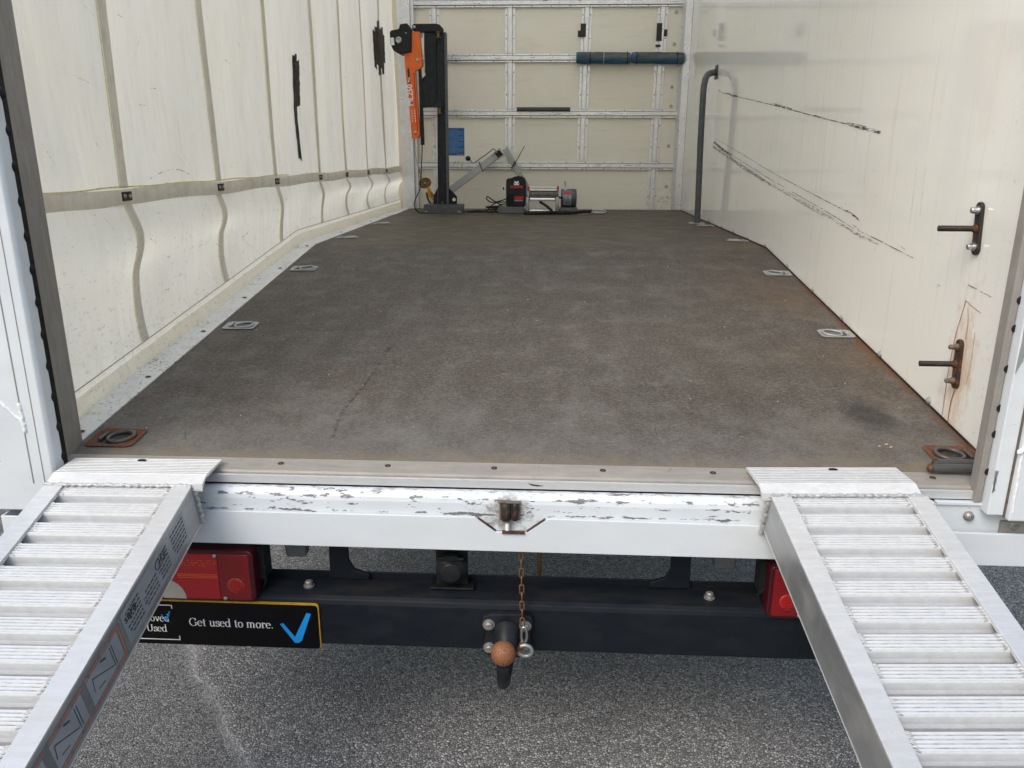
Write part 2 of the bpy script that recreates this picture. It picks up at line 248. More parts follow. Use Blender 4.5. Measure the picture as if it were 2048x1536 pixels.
MAT['foam'] = simple('grey_foam', (0.075, 0.078, 0.070), 0.85, 0, 0.15, 60, 0.3)
MAT['tape'] = simple('black_gaffer_tape', (0.016, 0.014, 0.013), 0.5, 0, 0.3, 60, 0.3)
MAT['brownwood'] = simple('dark_brown_tape', (0.030, 0.014, 0.010), 0.55, 0, 0.4, 40, 0.3, (1, 3, 0.4))
MAT['yellow'] = simple('yellow_stitch', (0.72, 0.66, 0.24), 0.7, 0, 0.2, 90)
MAT['strap'] = simple('orange_webbing', (0.60, 0.27, 0.025), 0.8, 0, 0.25, 60)
MAT['strapbrown'] = simple('dusty_brown_webbing', (0.19, 0.115, 0.045), 0.85, 0, 0.3, 60)
MAT['notice'] = simple('blue_notice', (0.006, 0.085, 0.27), 0.4, 0, 0.1, 30)
MAT['noticeline'] = simple('pale_print', (0.20, 0.42, 0.66), 0.5, 0, 0.1, 30)
MAT['ink'] = simple('dark_ink', (0.018, 0.018, 0.02), 0.5, 0, 0.1, 30)
MAT['inkgrey'] = simple('grey_ink', (0.165, 0.17, 0.175), 0.5, 0, 0.1, 30)
MAT['labelink'] = simple('faded_label_ink', (0.065, 0.066, 0.072), 0.5, 0, 0.4, 120)
MAT['inkorange'] = simple('orange_ink', (0.50, 0.17, 0.095), 0.5, 0, 0.1, 30)
MAT['sticker'] = simple('silver_sticker', (0.33, 0.355, 0.385), 0.4, 0.2, 0.12, 14)
MAT['print'] = simple('white_print', (0.80, 0.80, 0.80), 0.5, 0, 0.03, 30)
MAT['redprint'] = simple('red_print', (0.42, 0.012, 0.02), 0.45, 0, 0.1, 30)
MAT['tick'] = simple('blue_print', (0.005, 0.28, 0.72), 0.45, 0, 0.04, 30)
MAT['plateblack'] = simple('glossy_black_plate', (0.004, 0.004, 0.005), 0.16, 0, 0.2, 30)
MAT['plateedge'] = simple('yellow_plate_edge', (0.52, 0.29, 0.02), 0.4, 0, 0.2, 50)
MAT['rope'] = simple('black_rope', (0.012, 0.012, 0.012), 0.8, 0, 0.3, 90, 0.5)
MAT['cable'] = simple('steel_cable', (0.16, 0.145, 0.12), 0.5, 0.4, 0.35, 120)
MAT['drumbar'] = simple('bright_cover_plate', (0.86, 0.85, 0.82), 0.25, 0.4, 0.05, 30)
MAT['sealant'] = simple('pale_crumbs', (0.55, 0.45, 0.28), 0.8, 0, 0.2, 60)
MAT['scuff'] = None
def scuff_mat(name, col, thr, rough=0.6, scale=160):
    m = NT(name); f = m.noise(scale, 6, 0.75, m.mapv((1, 0.10, 1) if 'scuff' in name else (1, 0.35, 1), 'W')); m.base(m.mix(m.noise(90), col, tuple(c*2.2 for c in col))); m.rough(rough)
    tr = m.n('ShaderNodeBsdfTransparent'); ms = m.n('ShaderNodeMixShader'); m.l(m.ramp(f, thr, thr+0.10), ms.inputs[0]); m.l(tr.outputs[0], ms.inputs[1]); m.l(m.b.outputs[0], ms.inputs[2]); m.l(ms.outputs[0], m.t.nodes['Material Output'].inputs[0]); return m.m
MAT['scuff'] = scuff_mat('rubber_scuff', (0.050, 0.050, 0.056), 0.45, scale=260)
MAT['scufflight'] = scuff_mat('light_scuff', (0.16, 0.15, 0.14), 0.49, scale=260)
MAT['rustrun'] = scuff_mat('rust_run', (0.20, 0.055, 0.015), 0.30, 0.8)
MAT['deckscuff'] = scuff_mat('deck_scratch', (0.040, 0.034, 0.029), 0.50)
MAT['deckpale'] = scuff_mat('pale_deck_scratch', (0.10, 0.097, 0.092), 0.50)
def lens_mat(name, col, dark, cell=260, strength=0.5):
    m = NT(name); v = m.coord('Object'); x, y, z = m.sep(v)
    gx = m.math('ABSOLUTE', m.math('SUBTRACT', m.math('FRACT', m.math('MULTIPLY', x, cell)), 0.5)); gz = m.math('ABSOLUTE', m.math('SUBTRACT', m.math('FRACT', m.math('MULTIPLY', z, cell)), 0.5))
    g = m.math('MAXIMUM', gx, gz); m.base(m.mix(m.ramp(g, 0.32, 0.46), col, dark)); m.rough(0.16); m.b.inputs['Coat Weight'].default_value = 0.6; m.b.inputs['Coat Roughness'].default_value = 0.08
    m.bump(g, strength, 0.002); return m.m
MAT['lens'] = lens_mat('red_lens', (0.46, 0.001, 0.006), (0.39, 0.001, 0.005), 120, 0.1)
MAT['lensdark'] = lens_mat('dark_red_lens', (0.30, 0.002, 0.006), (0.10, 0.001, 0.002), 210, 0.6)
MAT['lensspot'] = lens_mat('painted_reflector_glow', (0.55, 0.006, 0.006), (0.20, 0.002, 0.003), 210, 0.6)  # gleam of the reflector behind the lens, put into a brighter red
MAT['lensdot'] = simple('painted_prism_glint', (1.0, 0.16, 0.05), 0.2, 0, 0.05)  # highlights of the lens prisms painted as bright orange
MAT['lensrim'] = simple('maroon_rim', (0.055, 0.004, 0.008), 0.18, 0, 0.1)
MAT['lenswhite'] = simple('clear_reverse_lens', (0.52, 0.47, 0.42), 0.25, 0, 0.06)

for k_ in ('plateblack', 'plastic', 'black', 'rubber'): MAT[k_].node_tree.nodes['Principled BSDF'].inputs['Specular IOR Level'].default_value = 0.22

# ------------------------------------------------------------------ mesh helpers
class MB:
    def __init__(s): s.v = []; s.f = []; s.mi = []; s.sm = []; s.cur = 0; s.smooth = False
    def add(s, vs, fs, smooth=None):
        o = len(s.v); s.v += [tuple(v) for v in vs]; s.f += [tuple(i+o for i in f) for f in fs]
        s.mi += [s.cur]*len(fs); s.sm += [s.smooth if smooth is None else smooth]*len(fs); return s
    def box(s, x0, x1, y0, y1, z0, z1, M=None):
        vs = [Vector((x, y, z)) for z in (z0, z1) for y in (y0, y1) for x in (x0, x1)]
        if M is not None: vs = [M @ v for v in vs]
        return s.add(vs, [(0, 2, 3, 1), (4, 5, 7, 6), (0, 1, 5, 4), (2, 6, 7, 3), (0, 4, 6, 2), (1, 3, 7, 5)], False)
    def bar(s, a, b, w, h, up=(0, 0, 1)):                          # rectangular bar from a to b
        a, b = Vector(a), Vector(b); d = (b-a).normalized(); sx = d.cross(Vector(up)).normalized(); u = sx.cross(d)
        vs = [p + sx*i*w/2 + u*j*h/2 for p in (a, b) for i, j in ((-1, -1), (1, -1), (1, 1), (-1, 1))]
        return s.add(vs, [(3, 2, 1, 0), (4, 5, 6, 7), (0, 1, 5, 4), (1, 2, 6, 5), (2, 3, 7, 6), (3, 0, 4, 7)], False)
    def tube(s, pts, r, seg=8, closed=False, cap=True):
        pts = [Vector(p) for p in pts]; n = len(pts); rs = r if isinstance(r, (list, tuple)) else [r]*n
        prev = None; rings = []
        for i, p in enumerate(pts):
            if closed: d = (pts[(i+1) % n]-pts[i-1]).normalized()
            else: d = (pts[min(i+1, n-1)]-pts[max(i-1, 0)]).normalized()
            if prev is None:
                ref = Vector((0, 0, 1)) if abs(d.z) < 0.9 else Vector((1, 0, 0)); a = d.cross(ref).normalized()
            else: a = (prev - d*prev.dot(d)).normalized()
            prev = a; b = d.cross(a); rings.append([p + (a*math.cos(t)+b*math.sin(t))*rs[i] for t in [2*math.pi*k/seg for k in range(seg)]])
        vs = [v for rg in rings for v in rg]; fs = []
        for i in range(n if closed else n-1):
            j = (i+1) % n
            for k in range(seg): fs.append((i*seg+k, i*seg+(k+1) % seg, j*seg+(k+1) % seg, j*seg+k))
        s.add(vs, fs, True)
        if not closed and cap: s.add(rings[0], [tuple(range(seg))[::-1]], False); s.add(rings[-1], [tuple(range(seg))], False)
        return s
    def cyl(s, a, b, r, seg=16, r2=None): return s.tube([a, b], [r, r if r2 is None else r2], seg)
    def prism(s, poly, axis, a, b):                                # 2-D polygon extruded along axis: poly in the other two axes in xyz order
        def P(p, t): q = list(p); q.insert(axis, t); return q
        n = len(poly); ar = sum(poly[i][0]*poly[(i+1) % n][1]-poly[(i+1) % n][0]*poly[i][1] for i in range(n))
        if (ar < 0) != (axis == 1): poly = poly[::-1]
        vs = [P(p, a) for p in poly] + [P(p, b) for p in poly]
        fs = [tuple(range(n))[::-1], tuple(range(n, 2*n))] + [(i, (i+1) % n, n+(i+1) % n, n+i) for i in range(n)]
        return s.add(vs, fs, False)
    def grid(s, fn, nu, nv, smooth=True):
        vs = [fn(i/nu, j/nv) for j in range(nv+1) for i in range(nu+1)]
        return s.add(vs, [(j*(nu+1)+i, j*(nu+1)+i+1, (j+1)*(nu+1)+i+1, (j+1)*(nu+1)+i) for j in range(nv) for i in range(nu)], smooth)
    def revolve(s, prof, c, axis=2, seg=20):                       # prof: (r, h)
        vs = []; 
        for r, h in prof:
            for k in range(seg):
                t = 2*math.pi*k/seg; p = [r*math.cos(t), r*math.sin(t)]; p.insert(axis, h); vs.append([p[i]+c[i] for i in range(3)])
        fs = [(i*seg+k, i*seg+(k+1) % seg, (i+1)*seg+(k+1) % seg, (i+1)*seg+k) for i in range(len(prof)-1) for k in range(seg)]
        return s.add(vs, fs, True)
    def hexbolt(s, c, n, r, h, washer=True):                       # bolt head at c looking along n
        c, n = Vector(c), Vector(n).normalized()
        if washer: s.cyl(c, c+n*h*0.25, r*1.45, 14)
        s.cyl(c+n*h*0.25, c+n*h*0.85, r*1.08, 6); s.cyl(c+n*h*0.85, c+n*h, r*0.95, 10, r*0.7)
        return s
ORG = {}
def mesh_from(mb, name, mats, c):
    me = bpy.data.meshes.new(name); me.from_pydata([(v[0]-c[0], v[1]-c[1], v[2]-c[2]) for v in mb.v], [], mb.f)
    for m in (mats if isinstance(mats, (list, tuple)) else [mats]): me.materials.append(MAT[m])
    me.polygons.foreach_set('material_index', mb.mi); me.polygons.foreach_set('use_smooth', mb.sm); me.update(); return me
def part(name, mb, mats, parent=None, label=None, bevel=0, kind=None):
    a = np.array(mb.v); c = (a.min(0)+a.max(0))/2
    if parent is None: c[2] = a[:, 2].min()
    o = bpy.data.objects.new(name, mesh_from(mb, name, mats, c)); COL.objects.link(o); ORG[o] = Vector(c)
    o.location = Vector(c) - (ORG[parent] if parent else Vector()); o.parent = parent
    if label: o['label'] = label
    if kind: o['kind'] = kind
    if bevel:
        b = o.modifiers.new('bevel', 'BEVEL'); b.width = bevel; b.segments = 2; b.limit_method = 'ANGLE'; b.angle_limit = math.radians(40)
        b.use_clamp_overlap = True; b.harden_normals = False
    return o
def again(src, delta, parent, label=None):                        # a second part that shares the first one's mesh
    o = src.copy(); COL.objects.link(o); ORG[o] = ORG[src] + Vector(delta); o.parent = parent; o.location = ORG[o] - ORG[parent]
    if label: o['label'] = label
    return o
def tag(o, label, cat, group=None):
    o['label'] = label; o['category'] = cat
    if group: o['group'] = group
    return o
def thing(name, loc, label, cat, group=None, rot=None, local=False):
    o = bpy.data.objects.new(name, None); o.empty_display_size = 0.1; COL.objects.link(o); o.location = loc
    if rot: o.rotation_euler = rot
    ORG[o] = Vector() if local else Vector(loc); return tag(o, label, cat, group)
def text_mesh(mb, body, M, size, bold=0.0, depth=0.0006, align='LEFT'):
    cu = bpy.data.curves.new('t', 'FONT'); cu.body = body; cu.size = size; cu.offset = bold; cu.extrude = depth/2; cu.align_x = align; cu.resolution_u = 3
    ob = bpy.data.objects.new('t', cu); COL.objects.link(ob); dg = bpy.context.evaluated_depsgraph_get(); me = bpy.data.meshes.new_from_object(ob.evaluated_get(dg))
    mb.add([M @ v.co for v in me.vertices], [tuple(p.vertices) for p in me.polygons], False)
    bpy.data.objects.remove(ob); bpy.data.curves.remove(cu); bpy.data.meshes.remove(me)

# ================================================================== ground
g = MB(); g.add([(-60, -60, GZ), (60, -60, GZ), (60, 60, GZ), (-60, 60, GZ)], [(0, 1, 2, 3)])
gr = part('asphalt_ground', g, 'asphalt', kind='structure')

# ================================================================== the truck
truck = thing('box_truck', (0, 2.2, GZ), 'white curtain-sided box truck seen from behind with its empty load bay open', 'truck')

# load floor: beavertail slope up to the bend, then level
b = MB()
for (y0, z0), (y1, z1) in (((0.058, KZ*0.058), (YB-0.0015, KZ*(YB-0.0015))), ((YB+0.0015, ZB), (LY+0.06, ZB))):
    b.add([(XL, y0, z0), (HW, y0, z0), (HW, y1, z1), (XL, y1, z1), (XL, y0, z0-0.02), (HW, y0, z0-0.02), (HW, y1, z1-0.02), (XL, y1, z1-0.02)], [(0, 1, 2, 3), (7, 6, 5, 4), (0, 4, 5, 1), (3, 2, 6, 7), (0, 3, 7, 4), (1, 5, 6, 2)])
deck = part('load_floor', b, 'deck', truck)
b = MB(); b.box(XL+0.01, HW, YB-0.0015, YB+0.0015, ZB-0.015, ZB-0.002); part('floor_joint', b, 'edge', deck)
def deck_mark(mb, pts, w):
    for i in range(len(pts)-1):
        (x0, y0), (x1, y1) = pts[i], pts[i+1]; d = Vector((x1-x0, y1-y0, 0)).normalized(); n = Vector((-d.y, d.x, 0))*w/2
        mb.add([(x0-n.x, y0-n.y, zd(y0-n.y)+0.0012), (x1-n.x, y1-n.y, zd(y1-n.y)+0.0012), (x1+n.x, y1+n.y, zd(y1+n.y)+0.0012), (x0+n.x, y0+n.y, zd(y0+n.y)+0.0012)], [(0, 1, 2, 3)])
def curve(p, n=10):                                               # Catmull-Rom through 2-D or 3-D points
    out = []; P = [Vector(q).to_3d() if len(q) == 2 else Vector(q) for q in p]; P = [P[0]*2-P[1]] + P + [P[-1]*2-P[-2]]
    for i in range(1, len(P)-2):
        for k in range(n):
            t = k/n; a, b_, c, d = P[i-1:i+3]; out.append(0.5*((2*b_) + (c-a)*t + (2*a-5*b_+4*c-d)*t*t + (3*b_-a-3*c+d)*t**3))
    out.append(P[-2]); return out
c2 = lambda p, n=8: [(q.x, q.y) for q in curve(p, n)]
b = MB(); deck_mark(b, c2([(-0.42, 0.16), (-0.43, 0.30), (-0.41, 0.50), (-0.40, 0.75)]), 0.010); deck_mark(b, c2([(0.44, 0.17), (0.50, 0.26), (0.57, 0.36), (0.60, 0.46)]), 0.0018)
deck_mark(b, c2([(0.32, 0.27), (0.36, 0.20), (0.36, 0.15)]), 0.0018); deck_mark(b, c2([(0.60, 0.11), (0.605, 0.085), (0.615, 0.065)]), 0.0018)
deck_mark(b, c2([(-0.10, 0.8), (-0.02, 0.95), (-0.05, 1.2)]), 0.0018); deck_mark(b, c2([(-0.5, 1.9), (-0.2, 1.75), (0.15, 1.85), (0.2, 2.0)]), 0.006)
rr = random.Random(3)
for k in range(40):
    x, y = rr.uniform(-0.9, 0.95), rr.uniform(0.15, 1.95); a = rr.uniform(0, 6.28); L = rr.uniform(0.03, 0.16)
    deck_mark(b, c2([(x, y), (x+L*math.cos(a), y+L*math.sin(a)), (x+2*L*math.cos(a+0.3), y+2*L*math.sin(a+0.3))], 4), rr.uniform(0.0012, 0.003))
part('scratch', b, 'deckscuff', deck, kind='stuff')
b = MB()
for k in range(110):
    x, y = rr.uniform(-0.9, 0.95), rr.uniform(0.12, 1.95); a = rr.choice([0.3, 0.9, 2.5, 1.5])+rr.gauss(0, 0.2); L = rr.uniform(0.02, 0.12)
    deck_mark(b, c2([(x, y), (x+L*math.cos(a), y+L*math.sin(a)), (x+2*L*math.cos(a+0.2), y+2*L*math.sin(a+0.2))], 3), rr.uniform(0.0015, 0.004))
part('pale_scratch', b, 'deckpale', deck, kind='stuff')

# lashing rings let into the floor
def lashing(x, y, sx, rusted, name='lashing_ring', label=None):
    mb = MB(); ex, ey = (0.057, 0.045) if rusted else (0.052, 0.036); z = zd(y); tilt = math.atan(KZ) if y < YB else 0
    M = Matrix.Translation((x, y, z)) @ Matrix.Rotation(tilt, 4, 'X')
    def ell(r, h, n=28): return [M @ Vector((r*ex*0.92*math.cos(2*math.pi*k/n), r*ey*0.86*math.sin(2*math.pi*k/n), h)) for k in range(n)]
    n = 28; outer = []
    for k in range(n):
        t = 2*math.pi*k/n; c, s2 = math.cos(t), math.sin(t); q = 1/max(abs(c), abs(s2)); outer.append(M @ Vector((ex*c*q, ey*s2*q, 0.003)))
    rings = [outer, ell(0.92, 0.0042), ell(0.84, 0.0016), ell(0.60, 0.0012), ell(0.0, 0.0010)]
    vs = [v for r in rings for v in r]; fs = [(i*n+k, i*n+(k+1) % n, (i+1)*n+(k+1) % n, (i+1)*n+k) for i in range(len(rings)-1) for k in range(n)]; mb.add(vs, fs, True)
    for i_ in range(2*n, 4*n): mb.mi[i_] = 2  # shallow dish coloured darker, the shade of its depth painted in
    mb.cur = 1; pts = [M @ Vector((sx*(0.012+0.030*math.cos(a))*1.0, 0.026*math.sin(a), 0.005+0.002*math.cos(a))) for a in [2*math.pi*k/20 for k in range(20)]]
    mb.tube(pts, 0.0048 if rusted else 0.0032, 8, True); mb.tube([M @ Vector((-sx*0.030, -0.02, 0.006)), M @ Vector((-sx*0.030, 0.02, 0.004))], 0.004, 8)
    return part(name, mb, ['rust', 'steelbar', 'rustdark'] if rusted else ['galv', 'galv', 'greypaint'], deck, label)
lashing(-0.925, 0.137, 1, True, label='rusty lashing ring at the rear left of the floor'); lashing(0.992, 0.135, -1, True, label='rusty lashing ring at the rear right of the floor')
for y in (0.925, 1.628, 2.35, 3.18):
    lashing(-0.925, y, 1, False); lashing(0.99, y, -1, False)

# aluminium edge strip across the tail
b = MB(); b.prism([(0.060, 0.0075), (0.002, 0.0030), (-0.002, 0.0), (-0.004, -0.019), (0.002, -0.022), (0.060, -0.02)], 0, -1.0, 1.0)
strip = part('floor_edge_strip', b, 'edge', truck, bevel=0.0012)
b = MB(); b.box(-1.0, 1.0, -0.012, -0.0045, -0.021, -0.004); part('edge_nosing', b, 'alu', strip)
b = MB(); b.prism([(0.045, -0.008), (0.052, -0.0095), (0.066, -0.0115), (0.078, -0.0135), (0.066, -0.0145), (0.052, -0.0125)], 1, -0.0126, -0.0121); part('tar_mark', b, 'ink', strip)
for x in (-0.50, -0.263, -0.03, 0.205, 0.44, 0.90):
    b = MB(); b.revolve([(0.0, -0.0005), (0.0022, -0.0005), (0.003, 0.0012), (0.0062, 0.0014), (0.0066, 0.0)], (x, 0.034, 0.0058)); part('floor_screw', b, 'rustdark', strip)
b = MB(); b.box(-1.0, 1.0, -0.008, 0.05, -0.034, -0.022); part('sill_gap_packing', b, 'rubber', truck)

# rounded white sill beam and the flat bar in front of it, with the latch notch at the centre
prof = [(0.0, -0.028), (-0.010, -0.026), (-0.019, -0.0275), (-0.0265, -0.032), (-0.031, -0.039), (-0.033, -0.048), (-0.033, -0.110), (0.02, -0.110), (0.02, -0.028)]
b = MB(); b.prism(prof, 0, -0.93, 0.885); sill = part('sill_beam', b, 'chipped', truck, bevel=0.0015)
top, bot = -0.0755, -0.152
notch = [(-1.09, top), (-0.066, top), (-0.022, -0.1085), (0.044, -0.1085), (0.088, top), (1.5, top), (1.5, bot), (-1.09, bot)]
b = MB(); b.prism([(-0.99, top), (-0.066, top), (-0.022, -0.1085), (0.044, -0.1085), (0.088, top), (1.42, top-0.012), (1.42, bot-0.006), (-0.99, bot)], 1, -0.0415, -0.0345)
bar = part('lower_sill_bar', b, 'white', truck, bevel=0.0015)
b = MB(); b.box(-0.985, 1.41, -0.0335, 0.03, bot-0.002, bot+0.003); b.box(-0.985, 1.41, 0.026, 0.030, bot+0.004, -0.09); part('lower_bar_return', b, 'white', bar)
b = MB(); b.bar((-0.060, -0.038, top-0.002), (-0.022, -0.038, -0.1065), 0.0012, 0.0078, (0, 1, 0)); b.bar((0.044, -0.038, -0.1065), (0.082, -0.038, top-0.002), 0.0012, 0.0078, (0, 1, 0)); b.box(-0.008, 0.040, -0.046, -0.0352, -0.1105, -0.1070)
part('notch_lip', b, 'rustplate', bar)
b = MB(); b.box(-0.017, 0.031, -0.044, -0.0334, -0.0415, -0.0385); b.box(-0.014, 0.030, -0.0385, -0.0334, -0.082, -0.0415)
latch = part('tail_latch', b, 'beige', truck, 'grimy rusted latch rollers at the middle of the sill', bevel=0.001)
for x, r_ in ((0.000, 0.0112), (0.0195, 0.0068)):
    b = MB(); b.revolve([(0.0, -0.081), (r_*0.8, -0.0805), (r_, -0.076), (r_*0.93, -0.062), (r_, -0.047), (r_*0.75, -0.0415), (0, -0.0412)], (x, -0.0405, 0), 2, 16); part('latch_roller', b, 'rustdark', latch)
b = MB(); b.cyl((0.003, -0.040, -0.104), (0.003, -0.040, -0.088), 0.0045, 10); part('latch_pin', b, 'print', latch)
# right-hand end of the sill
b = MB(); b.box(0.888, 1.40, -0.016, -0.008, -0.104, -0.030); ep = part('sill_end_plate', b, 'white', truck, bevel=0.001)
b = MB(); b.box(0.888, 1.02, -0.022, 0.0, -0.030, -0.0245); part('end_plate_ledge', b, 'white', ep)
b = MB(); b.revolve([(0, -0.010), (0.004, -0.010), (0.0085, -0.0075), (0.0105, 0.0)][::-1], (0.958, -0.017, -0.056), 1); b.smooth = True; part('plate_bolt', b, 'bolt', ep)
b = MB(); b.hexbolt((1.05, -0.017, -0.074), (0, -1, 0), 0.010, 0.009); part('plate_bolt', b, 'bolt', ep)
b = MB(); b.box(1.024, 1.11, -0.024, -0.0165, -0.092, -0.064); part('bolt_tab', b, 'edge', ep)
# left-hand end: open end of a box tube
b = MB(); x0, x1, y0, y1, z0, z1, t = -1.088, -0.993, -0.062, 0.0, -0.158, -0.090, 0.004
b.box(x0, x1, y0, y0+t, z0, z1); b.box(x0, x1, y1-t, y1, z0, z1); b.box(x0, x0+t, y0+t, y1-t, z0, z1); b.box(x1-t, x1, y0+t, y1-t, z0, z1); b.box(x0+t, x1-t, y0+t, y1-t, z0, z0+t)
part('sill_end_socket', b, 'white', truck, bevel=0.0015)

# rear posts
PT = 2.30
b = MB(); b.prism([(-1.105, -0.045), (-0.968, -0.045), (-0.962, -0.038), (-0.962, -0.010), (-1.105, 0.09)], 2, -0.084, PT)
pl = part('rear_post', b, 'white', truck, 'left rear post, white with a vertical seam and weld beads', bevel=0.003)
b = MB(); b.box(-1.0135, -1.0115, -0.0462, -0.0445, -0.02, PT); b.box(-0.988, -0.987, -0.0462, -0.0445, -0.02, PT); part('post_seam', b, 'edge', pl)
def bead(p0, p1, r, y=None, n=26, seed=1):
    mb = MB(); rg = random.Random(seed); p0, p1 = Vector(p0), Vector(p1); pts = []; rs = []
    for i in range(n+1):
        t = i/n; q = p0.lerp(p1, t) + Vector((rg.uniform(-1, 1), 0, rg.uniform(-1, 1)))*r*0.25; pts.append(q); rs.append(r*(0.75+0.35*abs(math.sin(t*n*1.3))+rg.uniform(-0.1, 0.1)))
    rs[0] *= 0.5; rs[-1] *= 0.5; return mb.tube(pts, rs, 8)
part('weld_bead', bead((-1.085, -0.045, 0.198), (-1.006, -0.045, 0.112), 0.0042), 'whiteweld', pl)
part('weld_bead', bead((-1.013, -0.045, 0.160), (-1.010, -0.045, 0.095), 0.004, seed=2), 'whiteweld', pl)
part('weld_bead', bead((-1.024, -0.045, 0.545), (-1.020, -0.045, 0.475), 0.004, seed=3), 'whiteweld', pl)
b = MB(); b.box(-1.004, -0.974, -0.009, 0.024, 0.0005, PT)
seal = part('door_seal', b, 'rubber', truck, 'black rubber seal on the left post', bevel=0.003)
b = MB()
for k in range(34): b.revolve([(0.0, -0.006), (0.006, -0.005), (0.012, 0.0), (0.013, 0.004)], (-0.969, -0.012, 0.03+k*0.067), 1, 12)
part('seal_lobe', b, 'rubber', seal, kind='stuff')
b = MB(); b.prism([(-0.998, 0.026), (-0.990, 0.024), (-0.990, 0.122), (-1.06, 0.122), (-1.06, 0.128), (-0.998, 0.128)][:0] or [(-0.992, 0.026), (-0.986, 0.026), (-0.9975, 0.121), (-1.06, 0.121), (-1.06, 0.026)], 2, 0.002, PT)
part('door_channel', b, 'channel', truck, 'grey steel door channel on the left', bevel=0.0015)
b = MB(); b.prism([(0.978, -0.046), (1.010, -0.046), (1.010, 0.03), (0.978, -0.01)], 2, -0.040, PT)
pr_ = part('rear_post_flange', b, 'white', truck, 'chipped white inner flange of the right rear post', bevel=0.002)
b = MB(); b.box(1.012, 1.16, -0.062, 0.06, -0.046, PT); pr2 = part('rear_post', b, 'white', truck, 'right rear post, white with a diagonal weld bead', bevel=0.004)
b = MB(); b.box(1.0100, 1.0122, -0.050, -0.044, -0.044, PT); part('post_seam', b, 'beige', pr2)
part('weld_bead', bead((1.004, -0.062, 0.100), (1.075, -0.062, 0.163), 0.005, seed=5), 'whiteweld', pr2)
part('weld_bead', bead((1.014, -0.060, 0.10), (1.018, -0.060, -0.03), 0.003, seed=8), 'whiteweld', pr2)
b = MB(); b.box(0.962, 0.976, -0.022, 0.006, -0.024, PT); b.box(0.9765, 1.05, -0.006, 0.004, 0.010, PT)
ch = part('door_channel', b, 'channel', truck, 'grey steel door channel on the right with black rubber stops', bevel=0.0015)
for k in range(30):
    b = MB(); b.revolve([(0.0, -0.0012), (0.007, -0.001), (0.0085, 0.0)][::-1], (0.9795, -0.0225, 0.045+k*0.072+0.01*math.sin(k*2.1)), 1, 12); part('rubber_stop', b, 'rubber', ch)
# bare patches where the paint has come off the post edges
def flake(name, parent, pts, y, mat='galv'):
    mb = MB(); rg = random.Random(len(pts)*7); out = []
    for i in range(len(pts)):
        a, c = Vector(pts[i]), Vector(pts[(i+1) % len(pts)])
        for k in range(5): q = a.lerp(c, k/5); out.append((q.x+rg.uniform(-1, 1)*0.0022, q.y+rg.uniform(-1, 1)*0.003))
    mb.prism(out, 1, y-0.0008, y); return part(name, mb, mat, parent)
flake('bare_patch', pr_, [(0.9795, 0.41), (0.991, 0.38), (0.995, 0.33), (0.991, 0.29), (0.9795, 0.255)], -0.0462, 'galv')
flake('bare_patch', pr_, [(0.9795, 0.52), (0.987, 0.51), (0.986, 0.47), (0.9795, 0.455)], -0.0462, 'rubber')
flake('bare_patch', pr_, [(0.9795, 0.06), (0.986, 0.055), (0.984, 0.015), (0.9795, 0.01)], -0.0462, 'galv')

# white tread strip between floor and curtain
b = MB()
b.add([(-1.075, 0.122, zd(0.122)+0.004), (XL, 0.122, zd(0.122)+0.003), (XL, YB, ZB+0.003), (-1.075, YB, ZB+0.004)], [(0, 1, 2, 3)])
b.add([(-1.075, YB, ZB+0.004), (XL, YB, ZB+0.003), (XL, LY, ZB+0.003), (-1.075, LY, ZB+0.004)], [(0, 1, 2, 3)])
b.add([(XL, 0.122, zd(0.122)+0.003), (XL+0.001, 0.122, zd(0.122)-0.01), (XL+0.001, YB, ZB-0.01), (XL, YB, ZB+0.003)], [(0, 1, 2, 3)])
kick = part('side_tread_strip', b, 'chequer', truck)
for y in (0.16, 0.49, 0.86, 1.22, 1.62, 2.0, 2.6, 3.3):
    b = MB(); b.revolve([(0.0, 0.002), (0.004, 0.002), (0.008, 0.0)][::-1], (-1.022, y, zd(y)+0.0045)); part('strip_screw', b, 'rustdark', kick)

# ------------------------------------------------------------------ curtain side
SY = [-0.02, 0.605, 1.213, 1.826, 2.461, 2.99, 3.53, 4.06]
def cx(y, z):
    k = 0
    for i in range(len(SY)-1):
        if SY[i] <= y: k = i
    t = min(max((y-SY[k])/((SY[k+1]-SY[k]) if k+1 < len(SY) else 0.55), 0), 1); bl = math.sin(math.pi*t)
    hz = zd(y)+0.066; x = -1.080
    if z > 0.525:
        x += -0.016*bl*min(1, (z-0.525)/0.3) + 0.018*mnoise.noise(Vector((y*1.7, z*0.9, 3.0))) + 0.006*mnoise.noise(Vector((y*8, z*1.3, 1.0)))*min(1, (z-0.52)*6)
        d = (y-0.30)+(z-0.85)*0.32; x += 0.010*math.exp(-(d/0.06)**2)*(1 if y < 0.6 else 0)
    else:
        s = min(max((0.525-z)/(0.525-hz), 0), 1.15); sf = (0.5, 0.9, 0.75, 0.25, 0.3, 0.7, 0.9, 0.9, 0.9); amp = (sf[k]*(1-t)+sf[min(k+1, 8)]*t)*(1.0 - 0.55*bl)
        ph = (0.50, 0.50, 0.46, 0.60, 0.55, 0.42, 0.52, 0.45, 0.5); pk = ph[k]*(1-t)+ph[min(k+1, 8)]*t; wob = (0.030*math.sin(math.pi*min(s/pk, 1))**1.3 - 0.013*math.sin(math.pi*min(max((s-pk)/(1-pk), 0), 1)))
        x += amp*wob + 0.004*bl*math.sin(math.pi*min(s, 1)) + 0.014*mnoise.noise(Vector((y*3.0, z*4, 7.0)))*math.sin(math.pi*min(s, 1))
        if z < hz: x += 0.002*(hz-z)/0.066 + 0.006*mnoise.noise(Vector((y*7, 2.0, 0.0)))*(hz-z)/0.066
    return x
ZT = RZ-0.03
